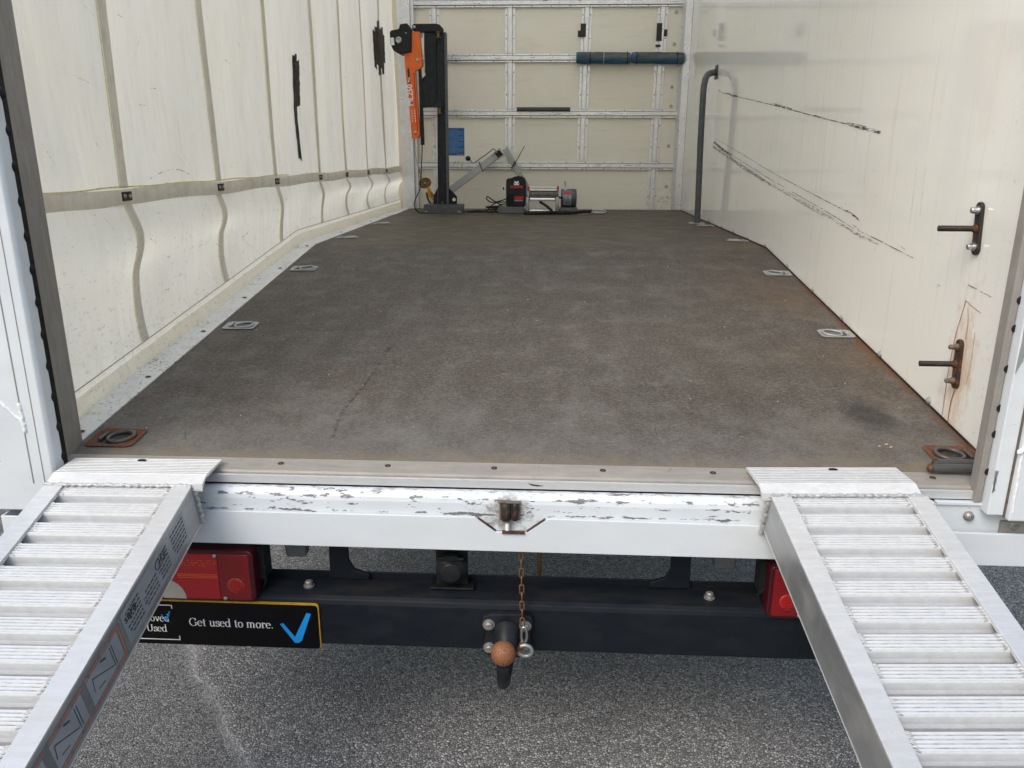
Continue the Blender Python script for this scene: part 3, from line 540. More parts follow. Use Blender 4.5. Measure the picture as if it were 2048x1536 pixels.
def zrow(y, v):                                                   # v 0..1 from the hem to the top, rows packed below the strap
    z0 = zd(y)+0.004
    return z0 + (0.525-z0)*(v/0.5) if v < 0.5 else 0.525 + (ZT-0.525)*((v-0.5)/0.5)
b = MB(); Y0, Y1 = 0.03, 4.577; b.grid(lambda u, v: (cx(Y0+(Y1-Y0)*u, zrow(Y0+(Y1-Y0)*u, v)), Y0+(Y1-Y0)*u, zrow(Y0+(Y1-Y0)*u, v)), 190, 64)
curt = part('side_curtain', b, 'curtain', truck, 'grubby cream side curtain on the left, bulging below its waist strap')
wz0, wz1 = 0.524, 0.567
b = MB(); b.grid(lambda u, v: (cx(Y0+(Y1-Y0)*u, 0.545)+0.004+0.002*math.sin(v*math.pi), Y0+(Y1-Y0)*u, wz0+(wz1-wz0)*v+0.003*math.sin(9*u*4.5)), 160, 4)
part('waist_strap', b, 'webbing', curt, 'beige horizontal webbing strap')
for i, y in enumerate(SY[1:]):
    h = 0.0195
    for (za, zb_, off) in ((wz1, ZT, 0.0035), (None, wz0, 0.0035)):
        zlo = za if za else zd(y)+0.066
        b = MB(); b.grid(lambda u, v: (cx(y-h+2*h*u, zlo+(zb_-zlo)*v-0.0)+off, y-h+2*h*u, zlo+(zb_-zlo)*v), 3, 36); part('vertical_webbing', b, 'webbing', curt)
    if i < 5:
        b = MB(); b.grid(lambda u, v: (cx(y-h-0.006+0.004*u, wz1+(ZT-wz1)*v)+0.003, y-h-0.006+0.004*u, wz1+(ZT-wz1)*v), 1, 30)
        b.grid(lambda u, v: (cx(y-h-0.005+0.004*u, zd(y)+0.066+(wz0-zd(y)-0.066)*v)+0.003, y-h-0.005+0.004*u, zd(y)+0.066+(wz0-zd(y)-0.066)*v), 1, 30); part('seam_stitching', b, 'yellow', curt)
    x = cx(y, 0.545)+0.009; b = MB(); b.box(x-0.003, x, y-0.024, y+0.024, 0.534, 0.558); b.cur = 1
    for dy in (-0.013, 0.013): b.revolve([(0, 0.004), (0.004, 0.003), (0.0062, 0.0)][::-1], (x, y+dy, 0.546), 0, 10)
    part('strap_rivet_plate', b, ['rustdark', 'bolt'], curt, bevel=0.0)
b = MB(); b.grid(lambda u, v: (cx(Y0+(2.0-Y0)*u, wz1+0.004)+0.003, Y0+(2.0-Y0)*u, wz1+0.001+0.004*v+0.0015*math.sin(u*30)), 60, 1); part('seam_stitching', b, 'yellow', curt)
b = MB(); b.grid(lambda u, v: (cx(Y0+(Y1-Y0)*u, zd(Y0+(Y1-Y0)*u)+0.066)+0.0035, Y0+(Y1-Y0)*u, zd(Y0+(Y1-Y0)*u)+0.0635+0.003*v), 120, 1); part('hem_seam', b, 'edge', curt)
b = MB()                                                          # clear-ish hem flap with a loose fold
b.grid(lambda u, v: (cx(Y0+(Y1-Y0)*u, zd(Y0+(Y1-Y0)*u)+0.03)+0.004+0.006*v*(1.1+mnoise.noise(Vector(((Y0+(Y1-Y0)*u)*2.3, v*2, 5)))), Y0+(Y1-Y0)*u, zd(Y0+(Y1-Y0)*u)+0.042*(1-v)+0.0055), 150, 5); part('hem_flap', b, 'curtain', curt)
def tapes(strips, name, mat):
    for i, (yt, yb_, w_, zt, zb2) in enumerate(strips):
        mb = MB(); off = 0.0045+0.0011*(i % 4)
        f = lambda u, v: ((yb_+(yt-yb_)*v)-w_/2+w_*u, zb2+(zt-zb2)*v+0.006*math.sin(u*5+i*2.3)*(1 if v in (0, 1) else 0)+w_*0.12*(u-0.5)*(v-0.5))
        mb.grid(lambda u, v: (cx(*f(u, v))+off+0.002*mnoise.noise(Vector((u*2+i, v*9, i))), f(u, v)[0], f(u, v)[1]), 4, 22); part(name, mb, mat, curt)
tapes([(2.232, 2.186, 0.042, 1.083, 0.632), (2.262, 2.235, 0.062, 1.070, 0.872), (2.248, 2.244, 0.030, 1.092, 1.02)], 'tape_patch', 'tape')
tapes([(3.945, 3.965, 0.05, 1.43, 1.20), (3.99, 4.00, 0.06, 1.46, 1.23), (4.035, 4.04, 0.055, 1.50, 1.165), (4.08, 4.075, 0.06, 1.455, 1.21), (4.13, 4.12, 0.055, 1.475, 1.18), (4.17, 4.16, 0.05, 1.43, 1.25)], 'tape_patch', 'brownwood')
b = MB()
for k in range(240):                                               # short scuffs rubbed into the curtain
    y = rr.uniform(0.25, 3.3); hi = rr.random() < 0.25; z = rr.uniform(0.6, 1.1) if hi else rr.uniform(zd(y)+0.03, 0.62); a = rr.uniform(-1.2, 1.2); L = rr.uniform(0.01, 0.07); wd = rr.uniform(0.0008, 0.0028)
    y2, z2 = y+L*math.cos(a), z+L*math.sin(a)
    b.add([(cx(y, z)+0.0035, y, z), (cx(y2, z2)+0.0035, y2, z2), (cx(y2, z2+wd)+0.0035, y2, z2+wd), (cx(y, z+wd)+0.0035, y, z+wd)], [(0, 1, 2, 3)])
def cpath(mb, pts, wd):
    for (ya, za), (yb_, zb2) in zip(pts[:-1], pts[1:]): mb.add([(cx(ya, za)+0.0045, ya, za), (cx(yb_, zb2)+0.0045, yb_, zb2), (cx(yb_, zb2+wd)+0.0045, yb_, zb2+wd), (cx(ya, za+wd)+0.0045, ya, za+wd)], [(0, 1, 2, 3)])
cpath(b, c2([(0.74, 0.585), (0.84, 0.605), (0.93, 0.608), (1.0, 0.592)]), 0.0035)
for k in range(4): cpath(b, [(0.86+0.03*k, 0.564), (0.90+0.03*k, 0.527)], 0.009)
for k in range(7): cpath(b, [(2.20+0.012*k, 0.64), (2.20+0.012*k+0.004, 0.60-0.004*(k % 3))], 0.004)
part('curtain_scuff', b, 'scufflight', curt, kind='stuff')

# ------------------------------------------------------------------ right side wall
b = MB(); b.box(HW, HW+0.035, 0.06, LY+0.02, -0.12, RZ); wall = part('side_wall', b, 'wall', truck, 'glossy cream panelled side wall on the right')
WX = HW-0.0012
def wmark(mb, pts, w, taper=True):
    n = len(pts); w = w*0.62
    for i in range(n-1):
        (ya, za), (yb_, zb2) = pts[i], pts[i+1]
        wa = w*(0.35+0.65*math.sin(math.pi*(i+0.5)/n)) if taper else w; wb = w*(0.35+0.65*math.sin(math.pi*min(1, (i+1.5)/n))) if taper else w
        d = Vector((yb_-ya, zb2-za)); d.normalize(); q = Vector((-d.y, d.x))
        mb.add([(WX, ya-q.x*wa/2, za-q.y*wa/2), (WX, yb_-q.x*wb/2, zb2-q.y*wb/2), (WX, yb_+q.x*wb/2, zb2+q.y*wb/2), (WX, ya+q.x*wa/2, za+q.y*wa/2)], [(0, 1, 2, 3)])
b = MB()
LA = [(3.394, 1.023), (3.169, 0.986), (2.594, 0.921), (1.979, 0.849), (1.501, 0.791), (1.217, 0.758), (0.94, 0.725)]
wmark(b, c2(LA, 5), 0.006, False); wmark(b, [(1.217, 0.760), (1.12, 0.748), (1.02, 0.735), (0.93, 0.724)], 0.022); wmark(b, [(2.15, 0.874), (2.0, 0.855), (1.86, 0.838)], 0.016); wmark(b, [(3.16, 0.99), (3.0, 0.968), (2.88, 0.955)], 0.018); wmark(b, [(1.56, 0.80), (1.47, 0.789)], 0.009)
LBm = [(3.365, 0.751), (3.067, 0.714), (2.0, 0.578), (1.059, 0.476)]
wmark(b, LBm, 0.004, False); wmark(b, [(1.13, 0.487), (1.06, 0.476), (1.0, 0.463)], 0.012)
LC = [(3.433, 0.728), (2.552, 0.615), (2.057, 0.553), (1.299, 0.468), (1.045, 0.436), (0.839, 0.420), (0.604, 0.398)]
wmark(b, LC, 0.0042, False); wmark(b, [(p[0]+0.02, p[1]-0.018) for p in LC[:4]], 0.004, False); wmark(b, [(3.42, 0.735), (3.2, 0.697), (2.9, 0.655)], 0.028)
wmark(b, [(1.06, 0.447), (1.0, 0.437)], 0.008); wmark(b, [(0.31, 0.374), (0.25, 0.368), (0.204, 0.363)], 0.0045); wmark(b, [(0.69, 0.42), (0.66, 0.414)], 0.003)
wmark(b, [(0.66, 0.633), (0.652, 0.483)], 0.0016, False); wmark(b, [(0.61, 0.64), (0.60, 0.50)], 0.0014, False); wmark(b, [(1.004, 0.723), (1.01, 0.64), (1.004, 0.563)], 0.002, False)
part('rubber_scuff', b, 'scuff', wall, kind='stuff')
b = MB(); wmark(b, [(p[0], p[1]-0.022) for p in LC[:3]], 0.035)
wmark(b, [(p[0], p[1]-0.012) for p in LC[2:6]], 0.016)
for k in range(90):
    y = rr.uniform(0.25, 2.6); z = rr.uniform(zd(y)+0.03, 1.0) if rr.random() < 0.5 else 0.47+0.11*(y-1.2)+rr.gauss(0, 0.05); a = rr.choice([1.5, 1.55, 0.13, 0.5]); L = rr.uniform(0.004, 0.035)
    wmark(b, [(y, z), (y+L*math.cos(a), z+L*math.sin(a))], rr.uniform(0.001, 0.0028), False)
part('wall_speck', b, 'scufflight', wall, kind='stuff')
b = MB()
for pts, wd in (([(0.306, 0.338), (0.318, 0.285), (0.327, 0.24), (0.331, 0.15), (0.327, 0.045)], 0.0035), ([(0.292, 0.322), (0.281, 0.29), (0.279, 0.25)], 0.003), ([(0.290, 0.125), (0.297, 0.09), (0.296, 0.042)], 0.006), ([(0.306, 0.337), (0.27, 0.328), (0.235, 0.322)], 0.002), ([(0.245, 0.275), (0.24, 0.2), (0.245, 0.15)], 0.0018)):
    wmark(b, c2(pts, 4), wd, False)
part('rust_run', b, 'rustrun', wall, kind='stuff')
for y in (0.402, 0.723, 1.052, 1.367, 1.707, 2.067, 2.394, 2.701, 3.008, 3.4, 3.8):
    z = zd(y)+0.013; b = MB(); b.revolve([(0, -0.008), (0.005, -0.007), (0.009, -0.002), (0.011, 0.0)][::-1], (HW, y, z), 0, 12); part('wall_stud', b, 'galv', wall)
b = MB(); b.add([(HW-0.003, 0.09, zd(0.09)+0.001), (HW-0.003, YB, ZB+0.001), (HW-0.003, LY, ZB+0.001), (HW-0.003, LY, ZB+0.007), (HW-0.003, YB, ZB+0.008), (HW-0.003, 0.09, zd(0.09)+0.008)], [(0, 1, 4, 5), (1, 2, 3, 4)]); part('wall_foot_sealant', b, 'rustdark', wall)
# two plates with a threaded stud each
def studplate(yc, zc, slant, mat, boltm, label):
    mb = MB(); n = 12; L = 0.045; r = 0.0135; pts = []
    for s0 in (1, -1):
        for k in range(n+1):
            a = math.pi*k/n + (0 if s0 > 0 else math.pi); pts.append((yc + r*math.cos(a)+slant*s0*L, zc + s0*L + r*math.sin(a)))
    mb.prism(pts, 0, HW-0.008, HW-0.0003)
    p = part('stud_plate', mb, mat, wall, label, bevel=0.0015)
    return p
def boltset(yc, zc, slant, boltm, threadm, hexed):
    mb = MB(); mb.cur = 0
    for s0 in (1, -1):
        q = (HW-0.008, yc+slant*s0*0.038, zc+s0*0.040)
        if hexed: mb.hexbolt(q, (-1, 0, 0), 0.0072, 0.016)
        else: mb.revolve([(0.0085, 0.0), (0.0085, -0.006), (0.006, -0.008), (0.006, -0.018), (0.003, -0.021), (0, -0.0215)], q, 0, 10)
    mb.cur = 1; pts = []; rs = []; N = 92
    for k in range(N+1): pts.append((HW-0.008-0.084*k/N, yc, zc)); rs.append(0.0048 if k % 4 in (0, 1) else 0.0070)
    rs[-1] = 0.003; mb.tube(pts, rs, 12); mb.cur = 2; mb.cyl((HW-0.008, yc, zc), (HW-0.014, yc, zc), 0.009, 12)
    return part('threaded_stud', mb, [boltm, threadm, 'rustplate'], wall)
studplate(0.300, 0.502, 0.12, 'rustdark', 'chrome', 'black plate with bright nuts, the upper of the two'); boltset(0.300, 0.502, 0.12, 'chrome', 'rustdark', True)
studplate(0.290, 0.189, 0.10, 'rustplate', 'rust', 'rusted plate with corroded bolts, the lower of the two'); boltset(0.290, 0.189, 0.10, 'beige', 'rustdark', False)
b = MB(); b.box(1.0865, 1.12, 0.055, LY+0.02, -0.14, -0.08); part('side_rail', b, 'white', truck)

# ------------------------------------------------------------------ bulkhead at the far end
b = MB(); b.box(-1.13, HW, LY, LY+0.03, ZB-0.05, RZ); bulk = part('front_bulkhead', b, 'panel', truck, 'cream bulkhead behind a grid of aluminium rails')
def hat_v(xc, xb, z0, z1, name='bulkhead_strut'):                 # upright, hat section; xb: foot position
    mb = MB(); 
    def X(z): return xc+(xb-xc)*(1.7-z)/1.45
    for (a0, a1, d) in ((-0.0365, -0.0185, 0.004), (-0.0145, 0.0145, 0.016), (0.0185, 0.0365, 0.004)):
        pts = [(X(z0)+a0, z0), (X(z0)+a1, z0), (X(z1)+a1, z1), (X(z1)+a0, z1)]; mb.prism(pts, 1, LY-d, LY-0.0005)
    part(name, mb, 'rail', bulk, bevel=0.001)
    s = MB()
    for z in np.arange(z0+0.1, z1-0.04, 0.155):
        for dx in (-0.027, 0.027): s.revolve([(0, -0.0025), (0.0035, -0.0015), (0.0042, 0)][::-1], (X(z)+dx, LY-0.004, z), 1, 8)
    return s
def hat_h(zc, x0, x1):
    mb = MB()
    for (a0, a1, d) in ((-0.030, -0.0185, 0.020), (-0.0145, 0.0120, 0.028), (0.0160, 0.027, 0.020)): mb.box(x0, x1, LY-d, LY-0.0165, zc+a0, zc+a1)
    mb.cur = 1; mb.box(x0, x1, LY-0.0162, LY-0.0005, zc-0.026, zc+0.024)
    part('bulkhead_rail', mb, ['rail', 'greypaint'], bulk, bevel=0.001)
scr = MB(); ZR = (1.329, 0.948, 0.580, 1.694)
for xc, xb, segs in ((-0.783, -0.775, [(ZB, 0.552), (0.61, 0.918), (0.978, 1.299), (1.359, 1.664), (1.725, 2.3)]), (-0.234, -0.234, [(0.61, 0.918), (0.978, 1.299), (1.359, 1.664), (1.725, 2.3)]), (0.315, 0.300, [(0.61, 0.918), (0.978, 1.299), (1.359, 1.664), (1.725, 2.3)]), (0.852, 0.838, [(ZB, 0.552), (0.61, 0.918), (0.978, 1.299), (1.359, 1.664), (1.725, 2.3)])):
    for z0, z1 in segs:
        s = hat_v(xc, xb, z0, z1); o = len(scr.v); scr.add(s.v, s.f, True)
for z in ZR: hat_h(z, -1.0, 1.005)
hat_h(2.06, -1.0, 1.005)
for z in ZR:
    for x in np.arange(-0.9, 1.0, 0.137):
        for dz in (-0.023, 0.021): scr.revolve([(0, -0.002), (0.003, -0.0012), (0.0036, 0)][::-1], (x, LY-0.020, z+dz), 1, 8)
part('rail_screw', scr, 'rustdark', bulk, kind='stuff')
b = MB(); b.prism([(0.985, LY-0.001), (0.985, LY-0.022), (1.005, LY-0.060), (1.049, LY-0.085), (1.049, LY-0.001)], 2, ZB+0.002, RZ-0.02); part('corner_post', b, 'rail', bulk, 'aluminium corner post on the right', bevel=0.004)
b = MB(); b.box(-1.04, -0.948, LY-0.09, LY-0.031, ZB+0.002, RZ-0.02); b.box(-0.9475, -0.925, LY-0.05, LY-0.031, ZB+0.002, RZ-0.02); part('corner_post', b, 'rail', bulk, 'aluminium corner post beside the curtain', bevel=0.002)
for z in (0.43, 0.72, 1.0, 1.13, 1.42, 1.63):                     # large screw caps along the right edge
    b = MB(); b.revolve([(0.004, -0.001), (0.006, -0.006), (0.011, -0.005), (0.012, 0)][::-1], (0.945, LY, z), 1, 14); part('panel_fixing', b, 'galv', bulk)
def quad_tape(name, u0, v0, u1, v1, y, parent, mat='tape'):
    a, c = at(u0, v0, y), at(u1, v1, y); mb = MB(); mb.box(min(a.x, c.x), max(a.x, c.x), y-0.0015, y, min(a.z, c.z), max(a.z, c.z)); return part(name, mb, mat, parent)
quad_tape('strut_tape', 1161.5, 47, 1171.5, 74, LY-0.0175, bulk); quad_tape('strut_tape', 1156, 61, 1161, 74, LY-0.0055, bulk)
quad_tape('strut_tape', 1314, 46, 1323, 82, LY-0.0175, bulk); quad_tape('strut_tape', 1323.5, 59, 1334, 73, LY-0.0060, bulk); quad_tape('strut_tape', 1311, 89, 1321, 94, LY-0.0175, bulk)
b = MB()                                                          # black rub marks on rails and at the right foot of the bulkhead
for k in range(60):
    z = rr.choice(ZR)+rr.uniform(-0.012, 0.01); x = rr.uniform(-0.75, 0.95); L = rr.uniform(0.005, 0.05); b.box(x, x+L, LY-0.0288, LY-0.0282, z, z+rr.uniform(0.001, 0.004))
for k in range(40):
    x = 0.93+rr.gauss(0, 0.05); z = 0.36+rr.gauss(0, 0.04); 
    if x < 0.98: b.box(x, x+rr.uniform(0.002, 0.02), LY-0.0012, LY-0.0006, z, z+rr.uniform(0.001, 0.006))
part('rail_scuff', b, 'scuff', bulk, kind='stuff')
b = MB()                                                          # dried grass and chips swept into the corner
for k in range(110):
    x = rr.uniform(-0.1, 1.0) if rr.random() < 0.7 else rr.uniform(-0.9, 1.0); y = LY-abs(rr.gauss(0, 0.06))-0.03; a = rr.uniform(0, 3.14); L = rr.uniform(0.004, 0.016)
    b.bar((x, y, ZB+0.003), (x+L*math.cos(a), y+L*math.sin(a), ZB+0.004), 0.003, 0.002)
for k in range(60):
    x, y = rr.uniform(-0.9, 1.0), rr.uniform(0.12, 1.9); a = rr.uniform(0, 3.14); L = rr.uniform(0.002, 0.006); b.bar((x, y, zd(y)+0.002), (x+L*math.cos(a), y+L*math.sin(a), zd(y)+0.003), 0.0016, 0.0012)
for k in range(5): x, y = 0.855+rr.gauss(0, 0.008), 0.165+rr.gauss(0, 0.008); e_ = rr.uniform(0.001, 0.0035); b.bar((x, y, zd(y)+0.002), (x+e_*1.6, y+e_, zd(y)+0.003), e_, e_*0.8)
dbr = part('floor_litter', b, 'sealant', kind='stuff'); dbr['label'] = 'pale chips and dry grass scattered on the load floor'; dbr['category'] = 'litter'

# roof, header, far exterior
b = MB(); b.grid(lambda u, v: (-1.12+2.24*u, -0.04+4.66*v, RZ+0.03*math.sin(math.pi*u)), 12, 2); part('roof', b, 'roof', truck)
b = MB(); b.box(-1.1, 1.15, -0.06, 0.05, RZ-0.05, RZ+0.02); part('roof_header', b, 'white', truck, bevel=0.004)
b = MB(); b.box(-1.12, -1.075, 0.06, LY, RZ-0.09, RZ-0.002); b.box(-1.12, -1.09, 0.13, LY+0.03, -0.12, zd(0.13)-0.05); part('curtain_rail', b, 'white', truck)
for y in (0.9, 1.8, 2.7, 3.6):
    b = MB(); b.box(-1.07, 1.04, y-0.02, y+0.02, RZ-0.035, RZ-0.004); part('roof_bow', b, 'rail', truck)

# grab pole by the right wall
b = MB(); PY = 3.36
pth = [(0.973, PY, ZB), (0.967, PY, 0.50), (0.960, PY, 0.75), (0.957, PY, 0.98), (0.960, PY+0.01, 1.04), (0.970, PY+0.03, 1.085), (0.990, PY+0.06, 1.112), (1.02, PY+0.09, 1.124), (1.046, PY+0.115, 1.128)]
b.tube([tuple(p) for p in curve(pth, 5)], 0.0185, 16)
pole = part('grab_pole', b, 'darkgrey', truck, 'dark grey tubular pole bent over into the right wall')
b = MB(); b.box(HW-0.006, HW-0.0005, 3.445, 3.520, 1.09, 1.168); part('pole_flange', b, 'darkgrey', pole, bevel=0.002)
b = MB(); b.box(0.925, 1.015, PY-0.04, PY+0.03, ZB+0.0008, ZB+0.005); part('pole_foot', b, 'galv', pole, bevel=0.001)

# ------------------------------------------------------------------ under-run bar, tow hitch, lamps
b = MB(); b.prism([(0.058, -0.270), (0.062, -0.270), (0.062, -0.284), (-0.018, -0.287), (-0.028, -0.292), (-0.031, -0.302), (-0.031, -0.404), (0.058, -0.404), (0.058, -0.400), (-0.024, -0.400), (-0.024, -0.300), (-0.016, -0.2925), (0.058, -0.2905)], 0, -0.97, 0.97)
ub = part('underrun_bar', b, 'bumper', truck, bevel=0.0015)
for x in (-0.452, 0.450, -0.82, 0.82):
    b = MB(); b.hexbolt((x, 0.015, -0.2855), (0, 0, 1), 0.0085, 0.014); part('bar_bolt', b, 'bolt', ub)
for sx in (-1, 1):                                                # hanger arms from chassis to bar
    pts = [(sx*0.408, -0.105), (sx*0.368, -0.105), (sx*0.366, -0.235), (sx*0.355, -0.258), (sx*0.320, -0.270), (sx*0.320, -0.283), (sx*0.412, -0.283)]
    b = MB(); b.prism(pts, 1, 0.045, 0.056); part('bar_hanger', b, 'bumper', truck, bevel=0.002)
    b = MB(); b.prism([(sx*0.515, -0.13), (sx*0.452, -0.13), (sx*0.460, -0.222), (sx*0.505, -0.222)], 1, 0.03, 0.06); part('bumper_block', b, 'greypaint', truck, bevel=0.004)
for x in (-0.45, 0.45):
    b = MB(); b.box(x-0.03, x+0.03, 0.06, LY+0.5, -0.16, -0.10); part('chassis_rail', b, 'bumper', truck)
b = MB(); b.cyl((0.07, 0.12, -0.33), (0.07, 0.12, -0.13), 0.005, 8); part('hanging_rod', b, 'rustchain', truck)
# seven-pin socket
b = MB(); b.box(-0.162, -0.090, 0.030, 0.036, -0.286, -0.19); b.box(-0.175, -0.075, 0.012, 0.050, -0.2835, -0.278)
sk = part('trailer_socket', b, 'rubber', truck, 'black trailer socket on its bracket', bevel=0.002)
b = MB(); b.revolve([(0, -0.030), (0.020, -0.030), (0.024, -0.028), (0.026, -0.020), (0.033, -0.019), (0.036, -0.012), (0.036, 0.0)][::-1], (-0.126, 0.030, -0.236), 1, 28); part('socket_cap', b, 'plastic', sk)
b = MB(); b.box(-0.142, -0.110, 0.0, 0.016, -0.204, -0.192); b.cyl((-0.155, 0.004, -0.20), (-0.097, 0.004, -0.20), 0.004, 8); part('cap_hinge', b, 'rubber', sk)
# tow ball
pts = [(-0.050, -0.312), (-0.030, -0.305), (0.038, -0.303), (0.058, -0.311), (0.060, -0.330), (0.053, -0.350), (0.055, -0.372), (0.061, -0.385), (0.056, -0.405), (0.035, -0.412), (-0.028, -0.412), (-0.049, -0.404), (-0.053, -0.385), (-0.046, -0.368), (-0.044, -0.350), (-0.052, -0.330)]
b = MB(); b.prism(pts, 1, -0.047, -0.032); tow = part('tow_ball_bracket', b, 'black', truck, 'black bolted bracket of the tow ball', bevel=0.002)
b = MB(); b.tube([(0.003, -0.044, -0.345), (0.003, -0.065, -0.352), (0.002, -0.09, -0.375), (0.001, -0.12, -0.400), (0.001, -0.145, -0.402), (0.001, -0.150, -0.385), (0.001, -0.150, -0.345)], [0.030, 0.026, 0.020, 0.016, 0.0145, 0.0135, 0.012], 14)
b.cyl((0.001, -0.150, -0.372), (0.001, -0.150, -0.356), 0.0150, 6); part('tow_ball_neck', b, 'black', tow)
b = MB(); R_ = 0.0255; b.revolve([(max(1e-4, R_*math.sin(t)), R_*math.cos(t)) for t in [math.pi*k/18 for k in range(19)]], (0.001, -0.150, -0.3295), 2, 28); part('tow_ball', b, 'rustball', tow, 'rusty ball')
for x, z in ((-0.037, -0.330), (0.043, -0.331), (-0.036, -0.388), (0.044, -0.390)):
    b = MB(); b.hexbolt((x, -0.047, z), (0, -1, 0), 0.0092, 0.010); part('bracket_bolt', b, 'bolt', tow)

def serif(mb, text, x0, z0, h, y, k=1.0):
    # broad-nib letters: heavy stems, hairline joins, flat serifs; units: x-height 1
    def arc(cx_, cz, rx, rz, a0, a1, n=12): return [(cx_+rx*math.cos(math.radians(a0+(a1-a0)*i/n)), cz+rz*math.sin(math.radians(a0+(a1-a0)*i/n))) for i in range(n+1)]
    G = {
     'G': (1.55, [arc(0.78, 0.72, 0.62, 0.74, 45, 320), [(1.28, 0.68), (1.28, 0.1)], [(1.0, 0.68), (1.5, 0.68)], [(1.24, 1.42), (1.24, 1.05)]]),
     'e': (0.95, [[(0.12, 0.58), (0.82, 0.58)], arc(0.47, 0.5, 0.38, 0.5, 8, 318)]),
     't': (0.66, [[(0.30, 1.3), (0.30, 0.2)] + arc(0.48, 0.2, 0.18, 0.2, 180, 300, 6), [(0.08, 0.97), (0.58, 0.97)]]),
     'u': (1.15, [[(0.26, 1.0), (0.26, 0.3)] + arc(0.52, 0.3, 0.26, 0.3, 180, 330, 6) + [(0.84, 0.22)], [(0.86, 1.0), (0.86, 0.0)], [(0.06, 0.98), (0.28, 0.98)], [(0.66, 0.98), (0.88, 0.98)], [(0.86, 0.02), (1.08, 0.02)]]),
     's': (0.80, [arc(0.38, 0.75, 0.25, 0.24, 30, 200) + arc(0.42, 0.26, 0.27, 0.25, 80, -160), [(0.66, 0.98), (0.66, 0.74)], [(0.12, 0.30), (0.12, 0.04)]]),
     'd': (1.12, [arc(0.48, 0.5, 0.36, 0.5, 30, 330), [(0.84, 1.55), (0.84, 0.0)], [(0.62, 1.53), (0.86, 1.53)], [(0.84, 0.02), (1.06, 0.02)]]),
     'o': (1.0, [arc(0.50, 0.5, 0.38, 0.5, 0, 360, 20)]),
     'm': (1.72, [[(0.26, 1.0), (0.26, 0.0)], arc(0.54, 0.62, 0.28, 0.38, 160, 0) + [(0.82, 0.0)], arc(1.10, 0.62, 0.28, 0.38, 170, 0) + [(1.38, 0.0)], [(0.06, 0.98), (0.26, 0.98)], [(0.08, 0.02), (0.44, 0.02)], [(0.64, 0.02), (1.0, 0.02)], [(1.2, 0.02), (1.56, 0.02)]]),
     'r': (0.84, [[(0.28, 1.0), (0.28, 0.0)], arc(0.56, 0.6, 0.28, 0.38, 170, 60), [(0.66, 0.93), (0.76, 0.80)], [(0.06, 0.98), (0.28, 0.98)], [(0.08, 0.02), (0.52, 0.02)]]),
     'v': (1.0, [[(0.18, 0.98), (0.52, 0.05)], [(0.86, 0.98), (0.52, 0.05)], [(0.02, 0.98), (0.38, 0.98)], [(0.66, 0.98), (1.0, 0.98)]]),
     'p': (1.1, [[(0.28, 1.0), (0.28, -0.5)], arc(0.62, 0.5, 0.36, 0.5, 150, -150), [(0.06, 0.98), (0.28, 0.98)], [(0.08, -0.48), (0.48, -0.48)]]),
     'A': (1.4, [[(0.15, 0.0), (0.68, 1.45)], [(0.68, 1.45), (1.18, 0.0)], [(0.35, 0.5), (1.0, 0.5)], [(0.0, 0.02), (0.35, 0.02)], [(0.98, 0.02), (1.4, 0.02)]]),
     'U': (1.5, [[(0.30, 1.45), (0.30, 0.5)] + arc(0.74, 0.5, 0.44, 0.5, 180, 360, 8) + [(1.18, 1.45)], [(0.08, 1.43), (0.52, 1.43)], [(0.98, 1.43), (1.38, 1.43)]]),
     '.': (0.45, [[(0.20, 0.04), (0.20, 0.16)]]), ' ': (0.55, [])}
    x = x0
    for ch_ in text:
        w_, strokes = G[ch_]
        for st in strokes:
            for (a, c) in zip(st[:-1], st[1:]):
                P, Q = Vector((x+a[0]*h*k, z0+a[1]*h)), Vector((x+c[0]*h*k, z0+c[1]*h)); d = Q-P
                if d.length < 1e-6: continue
                d.normalize(); vert = abs(d.y); t_ = h*(0.055+0.15*vert**1.5)/2; q = Vector((-d.y, d.x))*t_; e_ = d*h*0.02
                mb.add([(P.x-q.x-e_.x, y, P.y-q.y-e_.y), (Q.x-q.x+e_.x, y, Q.y-q.y+e_.y), (Q.x+q.x+e_.x, y, Q.y+q.y+e_.y), (P.x+q.x-e_.x, y, P.y+q.y-e_.y)], [(0, 1, 2, 3)]); y -= 0.000004
        x += w_*h*k
    return x
px0, px1, pz0, pz1 = -0.935, -0.417, -0.412, -0.299
def rrect(x0, x1, z0, z1, r, n=5):
    out = []
    for cx_, cz, a0 in ((x1-r, z1-r, 0), (x0+r, z1-r, 90), (x0+r, z0+r, 180), (x1-r, z0+r, 270)):
        for i in range(n+1): a = math.radians(a0+90*i/n); out.append((cx_+r*math.cos(a), cz+r*math.sin(a)))
    return out
b = MB(); b.prism(rrect(px0, px1, pz0-0.002, pz1, 0.009), 1, -0.0365, -0.0325); plate = part('rear_plate', b, 'plateedge', truck, 'black dealer plate reading Get used to more. with a blue tick')
b = MB(); b.prism(rrect(px0+0.003, px1-0.0022, pz0-0.0015, pz1-0.004, 0.008), 1, -0.0372, -0.0366); part('plate_face', b, 'plateblack', plate)
ty = -0.0376
b = MB(); xe = serif(b, 'Get used to more.', -0.716, -0.3635, 0.0135, ty, 0.93); part('lettering', b, 'print', plate)
b = MB(); serif(b, 'Approved', -0.853, -0.3545, 0.0118, ty, 0.93); serif(b, 'Used', -0.816, -0.381, 0.0118, ty, 0.93)
for (xa, za, xb_, zb2) in ((-0.90, -0.3125, -0.752, -0.3125), (-0.900, -0.401, -0.742, -0.401)): b.box(xa, xb_, ty-0.0004, ty, za-0.0010, zb2+0.0010)
b.box(-0.7520, -0.7498, ty-0.0004, ty, -0.321, -0.3115); b.box(-0.7425, -0.7403, ty-0.0004, ty, -0.402, -0.391); part('logo', b, 'print', plate)
